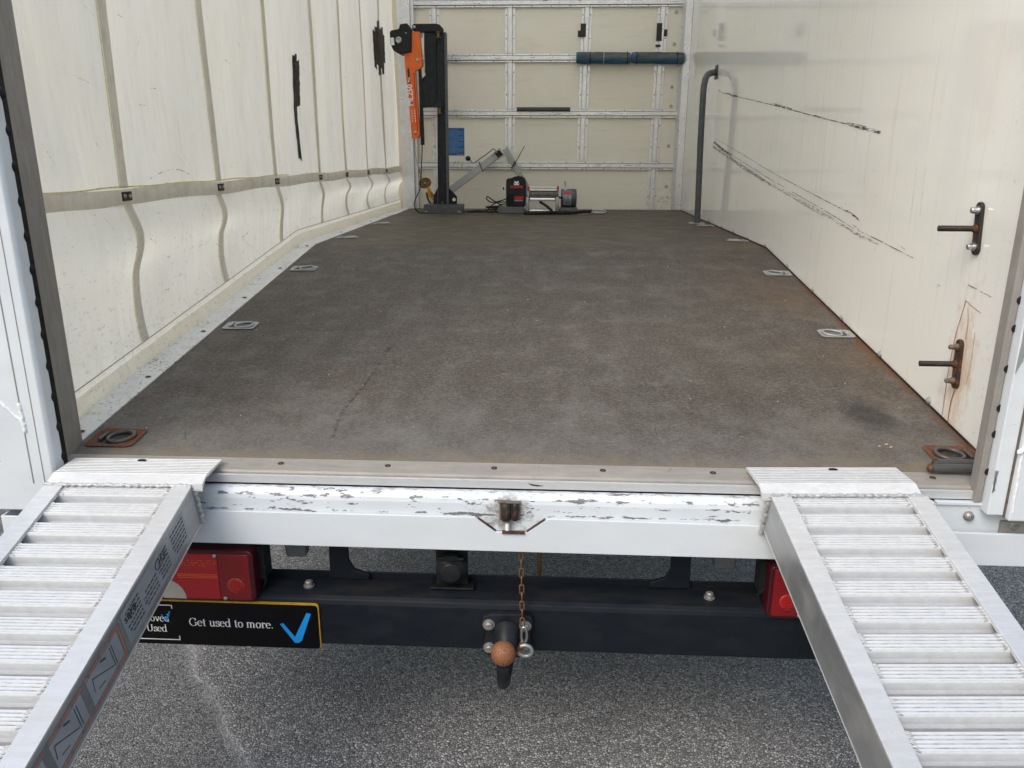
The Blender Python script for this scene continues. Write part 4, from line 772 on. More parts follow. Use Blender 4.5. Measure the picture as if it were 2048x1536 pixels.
def tick(x, z, s):
    mb = MB(); poly = [(0, 0.62), (0.10, 0.66), (0.42, 0.20), (0.82, 1.02), (0.95, 1.0), (0.62, 0.08), (0.52, 0.0), (0.40, 0.0)]
    mb.add([(x+a*s, ty-0.0006, z+c*s) for a, c in poly], [(0, 1, 2, 7), (2, 5, 6, 7), (2, 3, 4, 5)]); part('tick', mb, 'tick', plate)
tick(-0.507, -0.399, 0.076); tick(-0.778, -0.352, 0.024)

def lamp(x0, x1, inner, label):
    zt, zb_ = -0.170, -0.298; y = -0.040
    mb = MB(); mb.prism(rrect(x0+0.004, x1-0.004, zb_+0.004, zt-0.0+0.006, 0.012), 1, -0.0, 0.03); lm = part('tail_lamp', mb, 'rubber', truck, label, bevel=0.002)
    mb = MB(); mb.box(inner-0.012 if inner > 0 else inner-0.002, inner+0.002 if inner > 0 else inner+0.014, -0.012, 0.028, zt-0.085, zt-0.006); mb.tube([(inner, -0.012, zt-0.075), (inner+(0.012 if inner < 0 else -0.012), -0.008, zt-0.09), (inner, -0.004, zt-0.118)], 0.003, 8); part('lamp_housing', mb, 'rubber', lm, bevel=0.002)
    mb = MB(); mb.prism(rrect(x0, x1, zb_, zt, 0.016), 1, y, 0.0); part('lens_rim', mb, 'lensrim', lm, bevel=0.004)
    sgn = 1 if inner < 0 else -1; e = inner - sgn*0.010                # inner end of the lens
    def seg(name, a, c, z0, z1, mat, yy=y-0.0016):
        m2 = MB(); m2.box(min(a, c), max(a, c), yy, y+0.002, z0, z1); return part(name, m2, mat, lm, bevel=0.002)
    seg('lens', e-sgn*0.070, x0+0.01 if sgn > 0 else x1-0.01, zb_+0.007, zt-0.010, 'lens')
    seg('indicator_lens', e, e-sgn*0.0695, zb_+0.007, zt-0.010, 'lensdark')
    m2 = MB(); m2.revolve([(0.0, -0.0008), (0.012, -0.0006), (0.0190, -0.0002), (0.0195, 0.001)][::-1], (e-sgn*0.034, y-0.0016, zb_+0.042), 1, 24); part('reflector_glow_disc', m2, 'lensspot', lm)  # flush disc without a bowl; the glow is only its brighter colour
    m2 = MB(); zz = [zt-0.026, zt-0.032, zt-0.038, zt-0.060, zt-0.064, zt-0.068]
    for r_, z in enumerate(zz):
        for k in range(30):
            if r_ < 3 and rr.random() < 0.35+0.15*abs(r_-1): continue
            x = e-sgn*(0.0745+0.0030*k); m2.box(x-0.0009, x+0.0010, y-0.0024, y-0.0017, z-0.0009, z+0.0009)
    part('painted_prism_glint', m2, 'lensdot', lm, kind='stuff')
    m2 = MB()
    for x, z in ((e-sgn*0.075, zt-0.014), (e-sgn*0.060, zb_+0.010)): m2.revolve([(0, -0.003), (0.003, -0.003), (0.0045, 0.0)][::-1], (x, y-0.002, z), 1, 10)
    part('lens_screw', m2, 'galv', lm)
    if sgn > 0:
        m2 = MB(); cx_, cz, r_ = e-0.200, zb_+0.0072, 0.052; n = 12
        poly = [(cx_, cz)] + [(cx_+r_*math.cos(math.pi/2*k/n), cz+r_*0.92*math.sin(math.pi/2*k/n)) for k in range(n+1)]
        m2.prism(poly, 1, y-0.0028, y-0.0016); part('reversing_lens', m2, 'lenswhite', lm)
lamp(-0.935, -0.553, -0.553, 'left tail lamp, red with a clear reversing segment'); lamp(0.560, 0.935, 0.560, 'right tail lamp, mostly hidden by the ramp')

# ================================================================== loading ramps
def ramp_thing(loc, yaw, w, sticker, label):
    root = thing('loading_ramp', loc, label, 'ramp', 'pair of aluminium loading ramps', (math.radians(15.0), 0, yaw), True)
    LEN = 2.74; zt = 0.0; dp = 0.104 if sticker else 0.094; fw = 0.040
    for sx in (-1, 1):
        xo = sx*w/2; xi = xo - sx*fw; a, c = min(xo, xi), max(xo, xi)
        mb = MB(); mb.box(a, c, -LEN, 0.0, -0.0042, 0.0); mb.box(a, c, -LEN, 0.0, -dp, -dp+0.004); mb.cur = 1
        wa, wb = (xo-sx*0.0045, xo); mb.box(min(wa, wb), max(wa, wb), -LEN, 0.0, -dp+0.0042, -0.0044)
        mb.cur = 0; mb.box(min(xi, xi+sx*0.003), max(xi, xi+sx*0.003), -LEN, 0.0, -0.0085, -0.0044)
        rail = part('side_rail', mb, ['alu', 'web'], root, bevel=0.0008)
        if (sx > 0 and sticker):                                   # instruction labels on the inner web
            X0 = xo+0.0004
            def P(s0, h): return (X0, -s0, -dp+h)
            m2 = MB(); m2.box(X0-0.0003, X0+0.0004, -0.335, -0.062, -dp+0.020, -0.016); st = part('instruction_label', m2, 'sticker', rail)
            m2 = MB(); m2.box(X0-0.0003, X0+0.0004, -1.02, -0.345, -dp+0.014, -0.014); part('instruction_label', m2, 'inkgrey', rail)
            ink = MB(); org = MB(); XI = X0+0.0009
            def line(mb_, s0, h0, s1, h1, t): mb_.bar((XI, -s0, -dp+h0), (XI, -s1, -dp+h1), t, 0.0006, (1, 0, 0))
            rg = random.Random(5)
            for k in range(6):                                     # blocks of small print
                h = 0.080-k*0.0095
                for s0, s1 in ((0.070, 0.130), (0.150, 0.195), (0.205, 0.262), (0.272, 0.325)):
                    if k < 2 and 0.15 < s0 < 0.25: continue
                    q = s0
                    while q < s1-0.006*(k % 3): L = rg.uniform(0.004, 0.011); line(ink, q, h, min(q+L, s1), h, 0.0030); q += L+0.0035
            Mt = Matrix.Translation((XI, -0.330, -dp+0.064)) @ Matrix(((0, 0, 1, 0), (1, 0, 0, 0), (0, 1, 0, 0), (0, 0, 0, 1)))
            big = MB(); text_mesh(big, 'sara', Mt, 0.026, 0.0); part('label_lettering', big, 'ink', rail)
            big = MB(); big.tube([(XI, -0.192-0.0095*math.cos(a), -dp+0.071+0.0095*math.sin(a)) for a in [2*math.pi*k/16 for k in range(16)]], 0.0008, 5, True)
            Mt = Matrix.Translation((XI, -0.180, -dp+0.064)) @ Matrix(((0, 0, 1, 0), (1, 0, 0, 0), (0, 1, 0, 0), (0, 0, 0, 1))); text_mesh(big, 'CE', Mt, 0.020, 0.0); part('label_lettering', big, 'ink', rail)
            s0 = 0.352
            for s1 in (0.47, 0.58, 0.70, 0.83, 1.0):              # orange-bordered pictogram panels
                for (a0, h0, a1, h1) in ((s0, 0.020, s1-0.006, 0.020), (s0, 0.084, s1-0.006, 0.084)): 
                    q = a0
                    while q < a1: line(org, q, h0, min(q+0.028, a1), h0, 0.0030); q += 0.034
                if s0 < 0.36: line(org, s0, 0.020, s0, 0.084, 0.0030)
                m3 = MB(); m3.box(X0+0.0004, X0+0.0008, -(s1-0.008), -(s0+0.006), -dp+0.025, -dp+0.079); part('pictogram', m3, 'sticker', rail)
                m = (s0+s1)/2; line(ink, m-0.03, 0.030, m-0.03, 0.074, 0.0016); line(ink, m-0.024, 0.030, m-0.024, 0.074, 0.0016); line(ink, m-0.02, 0.035, m+0.035, 0.070, 0.0020); line(ink, m+0.035, 0.070, m+0.04, 0.045, 0.0016); line(ink, m-0.008, 0.068, m+0.006, 0.076, 0.004); line(ink, m+0.01, 0.035, m+0.03, 0.040, 0.0018)
                s0 = s1+0.004
            part('label_print', ink, 'labelink', rail, kind='stuff'); part('label_border', org, 'inkorange', rail, kind='stuff')
    # rungs: hollow section with five raised ribs
    prof = [(0.0165, -0.036), (0.0165, -0.0105), (0.0160, -0.0062)]; gro = []       # front leg flared to catch sky light, a shape chosen for that
    for k in range(5):
        c = 0.0134-0.0067*k; q = [(c+0.0024, -0.0062), (c+0.0019, -0.0048), (c-0.0017, -0.0048), (c-0.0022, -0.0062)]; prof += q; gro += [q[0], q[3]]
    prof += [(-0.0160, -0.0062), (-0.0172, -0.0085), (-0.0200, -0.0210), (-0.0228, -0.0270), (-0.0232, -0.036)]
    gv = lambda mb_, G_: [mb_.mi.__setitem__(i, 1) for i, f in enumerate(mb_.f) if len(f) == 4 and all(any(abs(mb_.v[j][1]-p[0]) < 1e-6 and abs(mb_.v[j][2]-p[1]) < 1e-6 for p in G_) for j in f) and max(abs(mb_.v[f[0]][1]-mb_.v[j][1])+abs(mb_.v[f[0]][2]-mb_.v[j][2]) for j in f) > 5e-4]
    mb = MB(); mb.prism([(p[0]-0.010, p[1]) for p in prof], 0, -w/2+0.006, w/2-0.006); gv(mb, [(p[0]-0.010, p[1]) for p in gro]); first = part('rung', mb, ['tread', 'groove'], root)
    for k in range(1, 46): again(first, (0, -0.0588*k, 0), root)
    # weld beads where every other rung meets the flanges
    wb0 = MB(); rg = random.Random(9)
    for k in range(0, 46):
        for sx in (-1, 1):
            for j in range(6):
                if rg.random() < 0.12: continue
                y = -0.0588*k - 0.010 + 0.0145 - j*0.0058; x = sx*(w/2-fw-0.003)
                wb0.tube([(x-sx*0.000, y+0.0018, -0.0052), (x-sx*0.004, y, -0.0044), (x-sx*0.0085, y-0.0018, -0.0060)], [0.0013, 0.0020, 0.0012], 6)
    part('weld_bead', wb0, 'weld', root, kind='stuff')
    # hooked top plate
    tpv = []
    M = (Matrix.Rotation(math.radians(15.0), 4, 'X')).inverted()
    y = 0.118; up = []
    def tl(yy, zz): v = M @ Vector((0, yy, zz)); return (v.y, v.z)
    lo = [(0.112, 0.0095), (0.02, 0.0065), (0.0, -0.006), (0.0, -0.012)]
    up = [(0.001, 0.003), (0.014, 0.0085), (0.024, 0.013)]
    G2 = []
    for k in range(10):
        c = 0.030+0.0087*k; zz = 0.0135; q = [(c-0.0026, zz-0.0004), (c-0.0022, zz+0.0006), (c+0.0018, zz+0.0006), (c+0.0022, zz-0.0004)]; up += q; G2 += [tl(*q[0]), tl(*q[3])]
    up += [(0.116, 0.0115)]
    mb = MB(); mb.prism([tl(*p) for p in up + lo], 0, -w/2+0.004, w/2+(0.022 if sticker else 0.004))
    if not sticker: mb = MB(); mb.prism([tl(*p) for p in up + lo], 0, -w/2-0.018, w/2-0.012)
    gv(mb, G2); tp = part('hook_plate', mb, ['tread', 'groovedark'], root)
    mb = MB(); mb.prism([tl(0.058, 0.0142), tl(0.066, 0.0142), tl(0.066, 0.0150), tl(0.058, 0.0150)], 0, 0.0, 0.014); mb2 = MB()
    c = M @ Vector((0.005, 0.098, 0.0148)); mb2.tube([c+Vector((0.0095*math.cos(a), 0.0035*math.sin(a), 0)) for a in [2*math.pi*k/14 for k in range(14)]], 0.0008, 5, True); mb2.add([c+Vector((0.0090*math.cos(a), 0.0032*math.sin(a), 0.0002)) for a in [2*math.pi*k/14 for k in range(14)]], [tuple(range(14))])
    part('pin_slot', mb2, 'rubber', tp)
    mb = MB(); mb.box(-w/2+0.003, w/2-0.003, 0.001, 0.010, -dp, -0.012); part('hook_plate_web', mb, 'web', root)
    for sx in (-1, 1):
        wm = MB(); pts = []; rs = []
        for k in range(20): pts.append((sx*(w/2+0.002), 0.003+0.001*math.sin(k), -0.004-0.098*k/19)); rs.append(0.0052+0.0014*math.sin(k*2.1))
        wm.tube(pts, rs, 8); part('corner_weld', wm, 'weld', root)
    wm = MB(); pts = []; rs = []
    for k in range(70): pts.append((-w/2+w*k/69, -0.001+0.0012*math.sin(k*1.7), -0.0005+0.001*math.sin(k*0.9))); rs.append(0.0038+0.0010*math.sin(k*1.9))
    wm.tube(pts, rs, 7); part('cross_weld', wm, 'weld', root)
    return root
ramp_thing((-0.798, -0.094, 0.0035), 0.026, 0.306, True, 'left aluminium loading ramp with instruction stickers on its inner side')
ramp_thing((0.691, -0.066, 0.006), 0.056, 0.314, False, 'right aluminium loading ramp with plain scuffed sides, hooked beside the two steel bars')

# ================================================================== loose things
# two steel bars by the right post
for (a, c, lab) in (((0.904, 0.052, 0.0205), (1.03, 0.046, 0.021), 'dark steel bar end nearest the tail edge by the right post'), ((0.926, 0.078, 0.0215), (1.03, 0.075, 0.022), 'shorter dark steel bar end lying behind the front one by the right post')):
    o = MB(); a, c = Vector(a), Vector(c); mid = (a+c)/2+Vector((0, 0.003, 0)); o.tube([tuple(p) for p in curve([a, mid, c], 6)], 0.0098, 12); o.cur = 1; d = (a-c).normalized(); o.tube([a, a+d*0.006, a+d*0.010], [0.0102, 0.0088, 0.003], 12)
    tag(part('steel_bar', o, ['steelbar', 'rustdark']), lab, 'bar', 'steel bars by the right post')

# chain hanging to the tow ball bracket
chain = thing('safety_chain', (0.036, -0.058, -0.40), 'thin rusty chain with a silver shackle hanging down beside the tow ball', 'chain')
zs = -0.135; nl = 11; pit = 0.0178
def link_mb(c, flat, r=0.0018, hl=0.0112, hw=0.0044):
    m2 = MB(); pts = []
    for k in range(16):
        t = 2*math.pi*k/16; dx = hw*math.cos(t); dz = (hl-hw)*(1 if math.sin(t) > 0 else -1)+hw*math.sin(t); pts.append((c[0]+(dx if flat else 0), c[1]+(0 if flat else dx), c[2]+dz))
    return m2.tube(pts, r, 6, True)
for k in range(nl): part('chain_link', link_mb((0.031+0.0006*k, -0.022-0.0038*k, zs-pit*k), k % 2 == 0), 'rustchain', chain)
b = MB(); sh = [(0.040, -0.068, -0.318), (0.037, -0.070, -0.325), (0.041, -0.074, -0.345), (0.043, -0.080, -0.362)]; b.tube([(0.041+0.006*math.cos(t), -0.071, -0.338+0.020*math.sin(t)) for t in [2*math.pi*k/18 for k in range(18)]], 0.0032, 8, True); part('spring_hook', b, 'chrome', chain)
b = MB(); b.tube([(0.044+0.015*math.cos(t), -0.078-0.002*math.sin(t), -0.372+0.015*math.sin(t)) for t in [math.radians(200+k*17) for k in range(18)]], 0.0042, 8); part('shackle', b, 'galv', chain)
b = MB(); b.bar((0.038, -0.072, -0.352), (0.026, -0.074, -0.388), 0.009, 0.003, (0, 1, 0)); part('chain_tab', b, 'rustchain', chain)

# black and orange hoist
YH = 4.03
def poly_at(pts, y): return [(at(u, v, y).x, at(u, v, y).z) for u, v in pts]
def slab(name, pts, y, d, mat, parent, label=None, bevel=0.001): m2 = MB(); m2.prism(poly_at(pts, y), 1, y, y+d); return part(name, m2, mat, parent, label, bevel=bevel)
hx = at(884, 425, YH).x
hoist = thing('lifting_hoist', (hx, YH+0.05, ZB), 'black and orange folding hoist standing upright in the far left corner', 'hoist')
a, c = at(847, 412, YH-0.02), at(924, 412, YH-0.02)
b = MB(); b.box(a.x, c.x, YH-0.02, YH+0.13, ZB+0.012, ZB+0.062); b.box(a.x+0.002, c.x+0.004, YH-0.03, YH+0.14, ZB+0.0012, ZB+0.0115); base = part('base', b, 'darkgrey', hoist, bevel=0.002)
for u in (852, 918): p = at(u, 425, YH-0.02); b = MB(); b.hexbolt((p.x, YH-0.0205, ZB+0.012), (0, -1, 0), 0.007, 0.006); part('base_bolt', b, 'bolt', base)
b = MB(); p = at(885, 411, YH-0.022); b.box(p.x-0.006, p.x+0.006, YH-0.029, YH-0.0205, ZB+0.014, ZB+0.085); part('base_rib', b, 'darkgrey', base)
slab('post', [(873.5, 66), (891.5, 64), (897, 412), (875.5, 412)], YH+0.01, 0.07, 'black', hoist, bevel=0.004)
slab('post_edge_trim', [(888.5, 66), (892.4, 64), (897.6, 411), (893.5, 411)], YH+0.006, 0.0035, 'darkgrey', hoist)
slab('gusset', [(897.5, 376), (904, 382), (914, 393), (914, 411), (897.5, 411)], YH+0.04, 0.008, 'black', hoist); slab('gusset', [(875, 376), (868, 390), (866, 411), (875, 411)], YH+0.04, 0.008, 'black', hoist)
p = at(908, 399, YH+0.038); b = MB(); b.revolve([(0, 0), (0.011, 0), (0.012, -0.001)], (p.x, YH+0.0392, p.z), 1, 16); part('gusset_hole', b, 'panel', hoist)
slab('inner_column', [(848, 62), (873, 62), (874.5, 214), (843.5, 215), (843, 158), (851, 150), (849, 143), (850, 128), (848, 100)], YH+0.02, 0.05, 'black', hoist, bevel=0.003)
slab('cross_arm', [(827, 47.5), (872, 47), (879, 49), (885.5, 56), (885.5, 63), (830, 63.5), (824.5, 60), (824, 51)], YH, 0.06, 'black', hoist, bevel=0.003)
slab('motor_arm', [(838, 63), (836, 120), (841.5, 290), (848.3, 290), (843, 150), (841, 130)], YH+0.012, 0.03, 'black', hoist, bevel=0.002)
slab('orange_arm', [(823, 63), (839.5, 63), (841.5, 92), (845, 131), (839, 138.5), (830.5, 141), (832.5, 175), (840, 268), (836.5, 277), (823.5, 277), (817, 200), (811.5, 150), (808, 106), (823, 104)], YH-0.008, 0.045, 'orange', hoist, 'orange steel arm marked ML250', bevel=0.003)
arm = [o for o in hoist.children if o.name.startswith('orange_arm')][0]
slab('arm_fold', [(826.8, 145), (828.8, 145), (836.0, 262), (834.2, 262)], YH-0.0088, 0.0006, 'redprint', arm, bevel=0)
p0, p1 = at(827.2, 212, YH), at(824.6, 172, YH); dv = (p1-p0); ang = math.atan2(dv.z, dv.x); b = MB()
Mt = Matrix.Translation((p0.x, YH-0.0090, p0.z)) @ Matrix(((math.cos(ang), -math.sin(ang), 0, 0), (0, 0, -1, 0), (math.sin(ang), math.cos(ang), 0, 0), (0, 0, 0, 1))); text_mesh(b, 'ML250', Mt, 0.050, 0.0009); part('arm_lettering', b, 'print', arm)
slab('arm_badge', [(814.5, 137.5), (818.6, 137.0), (821.0, 167), (816.9, 168)], YH-0.0094, 0.001, 'ink', arm, bevel=0)
b = MB()
for k in range(4): p = at(818.3+0.28*k, 164-2.7*k, YH); b.box(p.x-0.005, p.x+0.004, YH-0.0102, YH-0.0095, p.z-0.003, p.z+0.0026)
for k in range(5): p = at(824.0+0.45*k, 221+5.2*k, YH); b.box(p.x-0.002, p.x+0.001, YH-0.0096, YH-0.0086, p.z-0.006, p.z+0.004); b.box(p.x+0.018, p.x+0.022, YH-0.0096, YH-0.0086, p.z-0.008, p.z+0.004)
part('arm_small_print', b, 'print', arm)
slab('motor_box', [(799.5, 48), (814, 46), (815.5, 49), (818.5, 52), (822, 60), (821, 100), (823, 103), (806, 107), (800, 109), (786.5, 101), (780.5, 88), (779, 64), (782, 60.5), (797, 57.5)], YH-0.03, 0.10, 'plastic', hoist, bevel=0.006)
mbx = [o for o in hoist.children if o.name.startswith('motor_box')][0]
p = at(797, 80, YH-0.03); b = MB(); b.revolve([(0.0, -0.004), (0.010, -0.004), (0.012, -0.006), (0.019, -0.005), (0.021, 0.0)][::-1], (p.x, YH-0.03, p.z), 1, 22); part('motor_boss', b, 'galv', mbx)
slab('motor_sticker', [(780.8, 75.5), (787.5, 75), (789, 90), (782, 90.8)], YH-0.0312, 0.001, 'print', mbx, bevel=0)
for (u, v, r) in ((828.5, 54.5, 0.011), (834.5, 120.5, 0.0115), (831, 265, 0.012), (813.5, 67.5, 0.005)):
    p = at(u, v, YH); b = MB(); b.revolve([(0.0, -0.006), (r*0.4, -0.006), (r*0.45, -0.004), (r*0.9, -0.004), (r, 0.0)][::-1], (p.x, YH-(0.008 if u != 813.5 else 0.030), p.z), 1, 16); part('pivot_bolt', b, 'galv', hoist)
slab('clamp_block', [(866, 202), (880, 201), (886, 207), (886, 215), (866, 215)], YH-0.012, 0.02, 'black', hoist)
for (u, v) in ((877, 70), (880, 222)):
    p = at(u, v, YH); b = MB(); b.cyl((p.x, YH-0.012, p.z+0.018), (p.x, YH-0.012, p.z-0.014), 0.008, 12); b.revolve([(0.0, -0.012), (0.016, -0.013), (0.022, -0.016), (0.018, -0.019), (0, -0.02)], (p.x, YH-0.012, p.z), 2, 14); b.revolve([(0.0, 0.012), (0.014, 0.013), (0.014, 0.018), (0, 0.020)], (p.x, YH-0.012, p.z), 2, 12); part('clamp_knob', b, 'strapbrown', hoist)
slab('column_notch', [(839.8, 66), (847, 66), (846, 71), (845, 76), (841, 77)], YH+0.014, 0.003, 'sticker', hoist, bevel=0)
b = MB(); pts = [at(844.5, 290, YH+0.02), at(843.5, 320, YH+0.02), at(842, 350, YH+0.02), at(839, 380, YH+0.0), at(830, 400, YH-0.02), at(829, 414, YH-0.02), Vector((at(838, 424, YH).x, YH, ZB+0.006)), Vector((at(850, 426, YH).x, YH+0.02, ZB+0.006))]; b.tube(curve(pts, 6), 0.0035, 7); part('lead', b, 'rope', hoist)
b = MB(); pts = [at(829, 277, YH+0.02), at(831, 310, YH+0.03), at(838, 340, YH+0.05), at(846, 360, YH+0.1)]; b.tube(curve(pts, 5), 0.0018, 6); part('wire', b, 'cable', hoist)

# ratchet strap dropped beside the hoist
rs_ = thing('ratchet_strap', (at(860, 410, 4.2).x, 4.22, ZB), 'coiled brown and orange ratchet strap slumped against the foot of the hoist', 'strap')
p = at(850, 366, 4.20); b = MB()
for k in range(5): r_ = 0.010+0.0075*k; b.tube([p+Vector((r_*math.cos(t), 0.012*math.sin(t+0.5), r_*0.82*math.sin(t)+0.3*r_*math.cos(t)*0.3)) for t in [2*math.pi*j/24 for j in range(24)]], 0.0052, 6, True)
part('webbing_coil', b, 'strapbrown', rs_)
b = MB(); 
def ribbon(mb, pts, w_, t_, up=(0, 1, 0)):
    P = curve(pts, 5)
    for q0, q1 in zip(P[:-1], P[1:]): mb.bar(q0, q1+(q1-q0)*0.1, w_, t_, up)
ribbon(b, [at(856, 374, 4.19), at(860, 384, 4.18), at(866, 392, 4.2), at(873, 396, 4.22)], 0.022, 0.004); ribbon(b, [at(857, 378, 4.18), at(860, 392, 4.17), at(868, 402, 4.17), at(874, 404, 4.2)], 0.020, 0.004); part('webbing', b, 'strap', rs_)
b = MB(); ribbon(b, [at(853, 385, 4.17), at(856, 398, 4.16), at(862, 408, 4.16), at(864, 414, 4.17)], 0.014, 0.004); part('ratchet_handle', b, 'rustdark', rs_)
b = MB(); b.bar(at(861, 398, 4.15), at(866, 406, 4.15), 0.02, 0.012, (0, 1, 0)); part('ratchet_spool', b, 'galv', rs_)
b = MB(); q = at(866, 410, 4.17); b.tube([(q.x-0.02, 4.17, ZB+0.012), (q.x, 4.15, ZB+0.010), (q.x+0.03, 4.15, ZB+0.010), (q.x+0.035, 4.18, ZB+0.014)], 0.010, 7); part('webbing_tail', b, 'strapbrown', rs_)

# folded galvanised jack arms
YJ = 4.36
jk = thing('jack_stand_arms', (at(980, 380, YJ).x, YJ, ZB), 'two galvanised square steel tubes leaning together in a peak with a crank handle', 'jack')
A0, A1 = at(897, 384, YJ), at(1000, 306, YJ); b = MB(); b.bar(A0, A1, 0.050, 0.050, (0, 1, 0)); t1 = part('square_tube', b, 'galv', jk, 'left tube with the cable tie round its middle', bevel=0.003)
B0, B1 = at(1010, 297, YJ), at(1056, 378, YJ+0.02); b = MB(); b.bar(B0, B1, 0.040, 0.040, (0, 1, 0)); part('square_tube', b, 'galv', jk, 'right tube running down behind the winch', bevel=0.003)
pc = at(997.5, 308, YJ-0.04); d1 = (A1-A0).normalized(); n1 = Vector((-d1.z, 0, d1.x)); b = MB()
for i, j in ((1, 0), (-1, 0), (0, 1), (0, -1)):
    cc = pc + d1*i*0.027 + n1*j*0.027; e = n1 if i else d1; b.bar(cc-e*0.030, cc+e*0.030, 0.05, 0.006, n1 if not i else d1)
part('tube_socket', b, 'galv', jk, bevel=0.001)
b = MB(); b.bar(pc-n1*0.02+Vector((0, 0.03, 0)), pc+n1*0.02+Vector((0, 0.03, 0)), 0.04, 0.04, (0, 1, 0)); part('socket_bore', b, 'rustdark', jk)
b = MB(); hp = [at(936, 317, YJ-0.06), at(941, 321, YJ-0.06), at(946, 326, YJ-0.06), at(951, 324, YJ-0.06), at(965, 314, YJ-0.06), at(980, 303, YJ-0.06), at(986, 298, YJ-0.06), at(990, 300, YJ-0.06), at(994, 306, YJ-0.06)]; b.tube(curve(hp, 4), 0.0048, 9); cr = part('crank_handle', b, 'channel', jk)
p = hp[0]; b = MB(); b.revolve([(max(1e-4, 0.0185*math.sin(t)), 0.0185*math.cos(t)) for t in [math.pi*k/12 for k in range(13)]], p, 2, 18); part('crank_knob', b, 'plastic', cr)
def tie(u0, v0, u1, v1, y): b = MB(); b.tube([at(u0, v0, y), at(u1, v1, y)], 0.003, 6); part('cable_tie', b, 'rubber', jk)
tie(957.5, 323, 966, 344, YJ-0.032); tie(1027, 333, 1049, 292, YJ-0.05); tie(1022, 338, 1030, 322, YJ-0.028)

# winch
YW = 4.10
wn = thing('electric_winch', (at(1085, 424, YW).x, YW+0.06, ZB), 'black and grey electric winch with a steel drum, in the middle of the far floor', 'winch')
def wbox(name, u0, v0, u1, v1, y, d, mat, parent=wn, bevel=0.002, lab=None):
    a, c = at(u0, v0, y), at(u1, v1, y); m2 = MB(); m2.box(a.x, c.x, y, y+d, c.z, a.z); return part(name, m2, mat, parent, lab, bevel=bevel)
a, c = at(997, 412, YW-0.02), at(1048, 412, YW-0.02); b = MB(); b.box(a.x, c.x, YW-0.03, YW+0.12, ZB+0.0012, ZB+0.046); part('mounting_foot', b, 'greypaint', wn, 'left grey foot', bevel=0.003)
a, c = at(1119, 412, YW-0.02), at(1155, 412, YW-0.02); b = MB(); b.box(a.x, c.x, YW-0.02, YW+0.12, ZB+0.0012, ZB+0.042); part('mounting_foot', b, 'greypaint', wn, 'right grey foot', bevel=0.003)
hs = slab('control_box', [(1012, 412), (1012, 362), (1014, 357.5), (1020, 357), (1028, 354), (1036, 352), (1044, 353), (1049, 357), (1051.5, 364), (1052, 412)], YW, 0.11, 'plastic', wn, 'black domed control box with a red badge', bevel=0.004)
slab('side_bracket', [(1009, 387), (1008, 372), (1010, 363), (1012.5, 359.5), (1012.5, 362), (1011, 366), (1010.5, 387)], YW+0.03, 0.03, 'rail', wn, bevel=0)
b = MB(); p = at(1007, 377, YW+0.04); b.cyl((p.x-0.004, YW+0.04, p.z), (p.x+0.012, YW+0.04, p.z), 0.010, 10); part('box_knob', b, 'plastic', wn)
wbox('badge', 1020.5, 371.0, 1045.5, 376.6, YW-0.0012, 0.001, 'redprint', hs, 0)
b = MB()
for k in range(8): p = at(1022.4+2.9*k, 373.8, YW); b.box(p.x-0.0036, p.x+0.0034, YW-0.0020, YW-0.0013, p.z-0.0052, p.z-0.0032); b.box(p.x-0.0036, p.x-0.0016, YW-0.0020, YW-0.0013, p.z-0.0030, p.z+0.0052)
part('badge_print', b, 'lensdark', hs)
b = MB(); e = lambda pts: b.prism(poly_at(pts, YW-0.0012), 1, YW-0.0016, YW-0.0004)
e([(1028.5, 361.5), (1031, 363), (1035, 363), (1037.5, 361.5), (1037.0, 366), (1035.0, 368), (1031.0, 368), (1029.0, 366)]); e([(1026.5, 366), (1029.5, 368.2), (1036.5, 368.2), (1039.5, 366), (1037.5, 370.2), (1028.5, 370.2)]); part('emblem', b, 'print', hs)
for k in range(6): wbox('cooling_fin', 1012, 388.5+3.8*k, 1027, 390.6+3.8*k, YW-0.012, 0.012, 'rubber', wn, 0.0008)
wbox('warning_label', 1029, 392.5, 1047, 400, YW-0.0014, 0.001, 'redprint', hs, 0); wbox('warning_label', 1029, 400.4, 1046, 402.2, YW-0.0014, 0.001, 'sticker', hs, 0)
wbox('drum_guard', 1059, 373.5, 1114, 375.8, YW+0.0, 0.05, 'drumbar', wn, 0.001); wbox('drum_guard', 1059, 377, 1114, 381.5, YW-0.006, 0.02, 'drumbar', wn, 0.001)
for u in (1055.5, 1114.3): wbox('guard_clip', u, 373, u+3.6, 382.5, YW-0.008, 0.06, 'redprint', wn, 0.001)
d0, d1_ = at(1058, 389, YW+0.04), at(1115, 389, YW+0.04); b = MB(); N = 64; b.tube([d0.lerp(d1_, k/N) for k in range(N+1)], [0.046+0.0018*(k % 2)*(-1)+0.001*math.sin(k*0.9) for k in range(N+1)], 20); part('drum_rope', b, 'cable', wn)
for u in (1053.5, 1116): 
    q = at(u, 389, YW+0.04); b = MB(); b.cyl((q.x-0.004, q.y, q.z), (q.x+0.004, q.y, q.z), 0.060, 22); part('drum_flange', b, 'greypaint', wn)
b = MB(); b.tube([at(1047, 395, YW-0.02), at(1125, 395.5, YW-0.02)], 0.0065, 8); part('tie_rod', b, 'rubber', wn)
for u in (1055, 1114.6):
    q = at(u, 400, YW-0.05); b = MB(); b.revolve([(0.0, -0.048), (0.010, -0.048), (0.0125, -0.042), (0.0125, 0.042), (0.010, 0.048), (0, 0.048)], (q.x, YW-0.05, ZB+0.068), 2, 16); part('fairlead_roller', b, 'galv', wn)
for z in (0.100, 0.022): 
    a, c = at(1060, 400, YW-0.05), at(1110, 400, YW-0.05); b = MB(); b.tube([(a.x, YW-0.045, ZB+z), (c.x, YW-0.045, ZB+z)], 0.0105, 14); part('fairlead_roller', b, 'drumbar', wn)
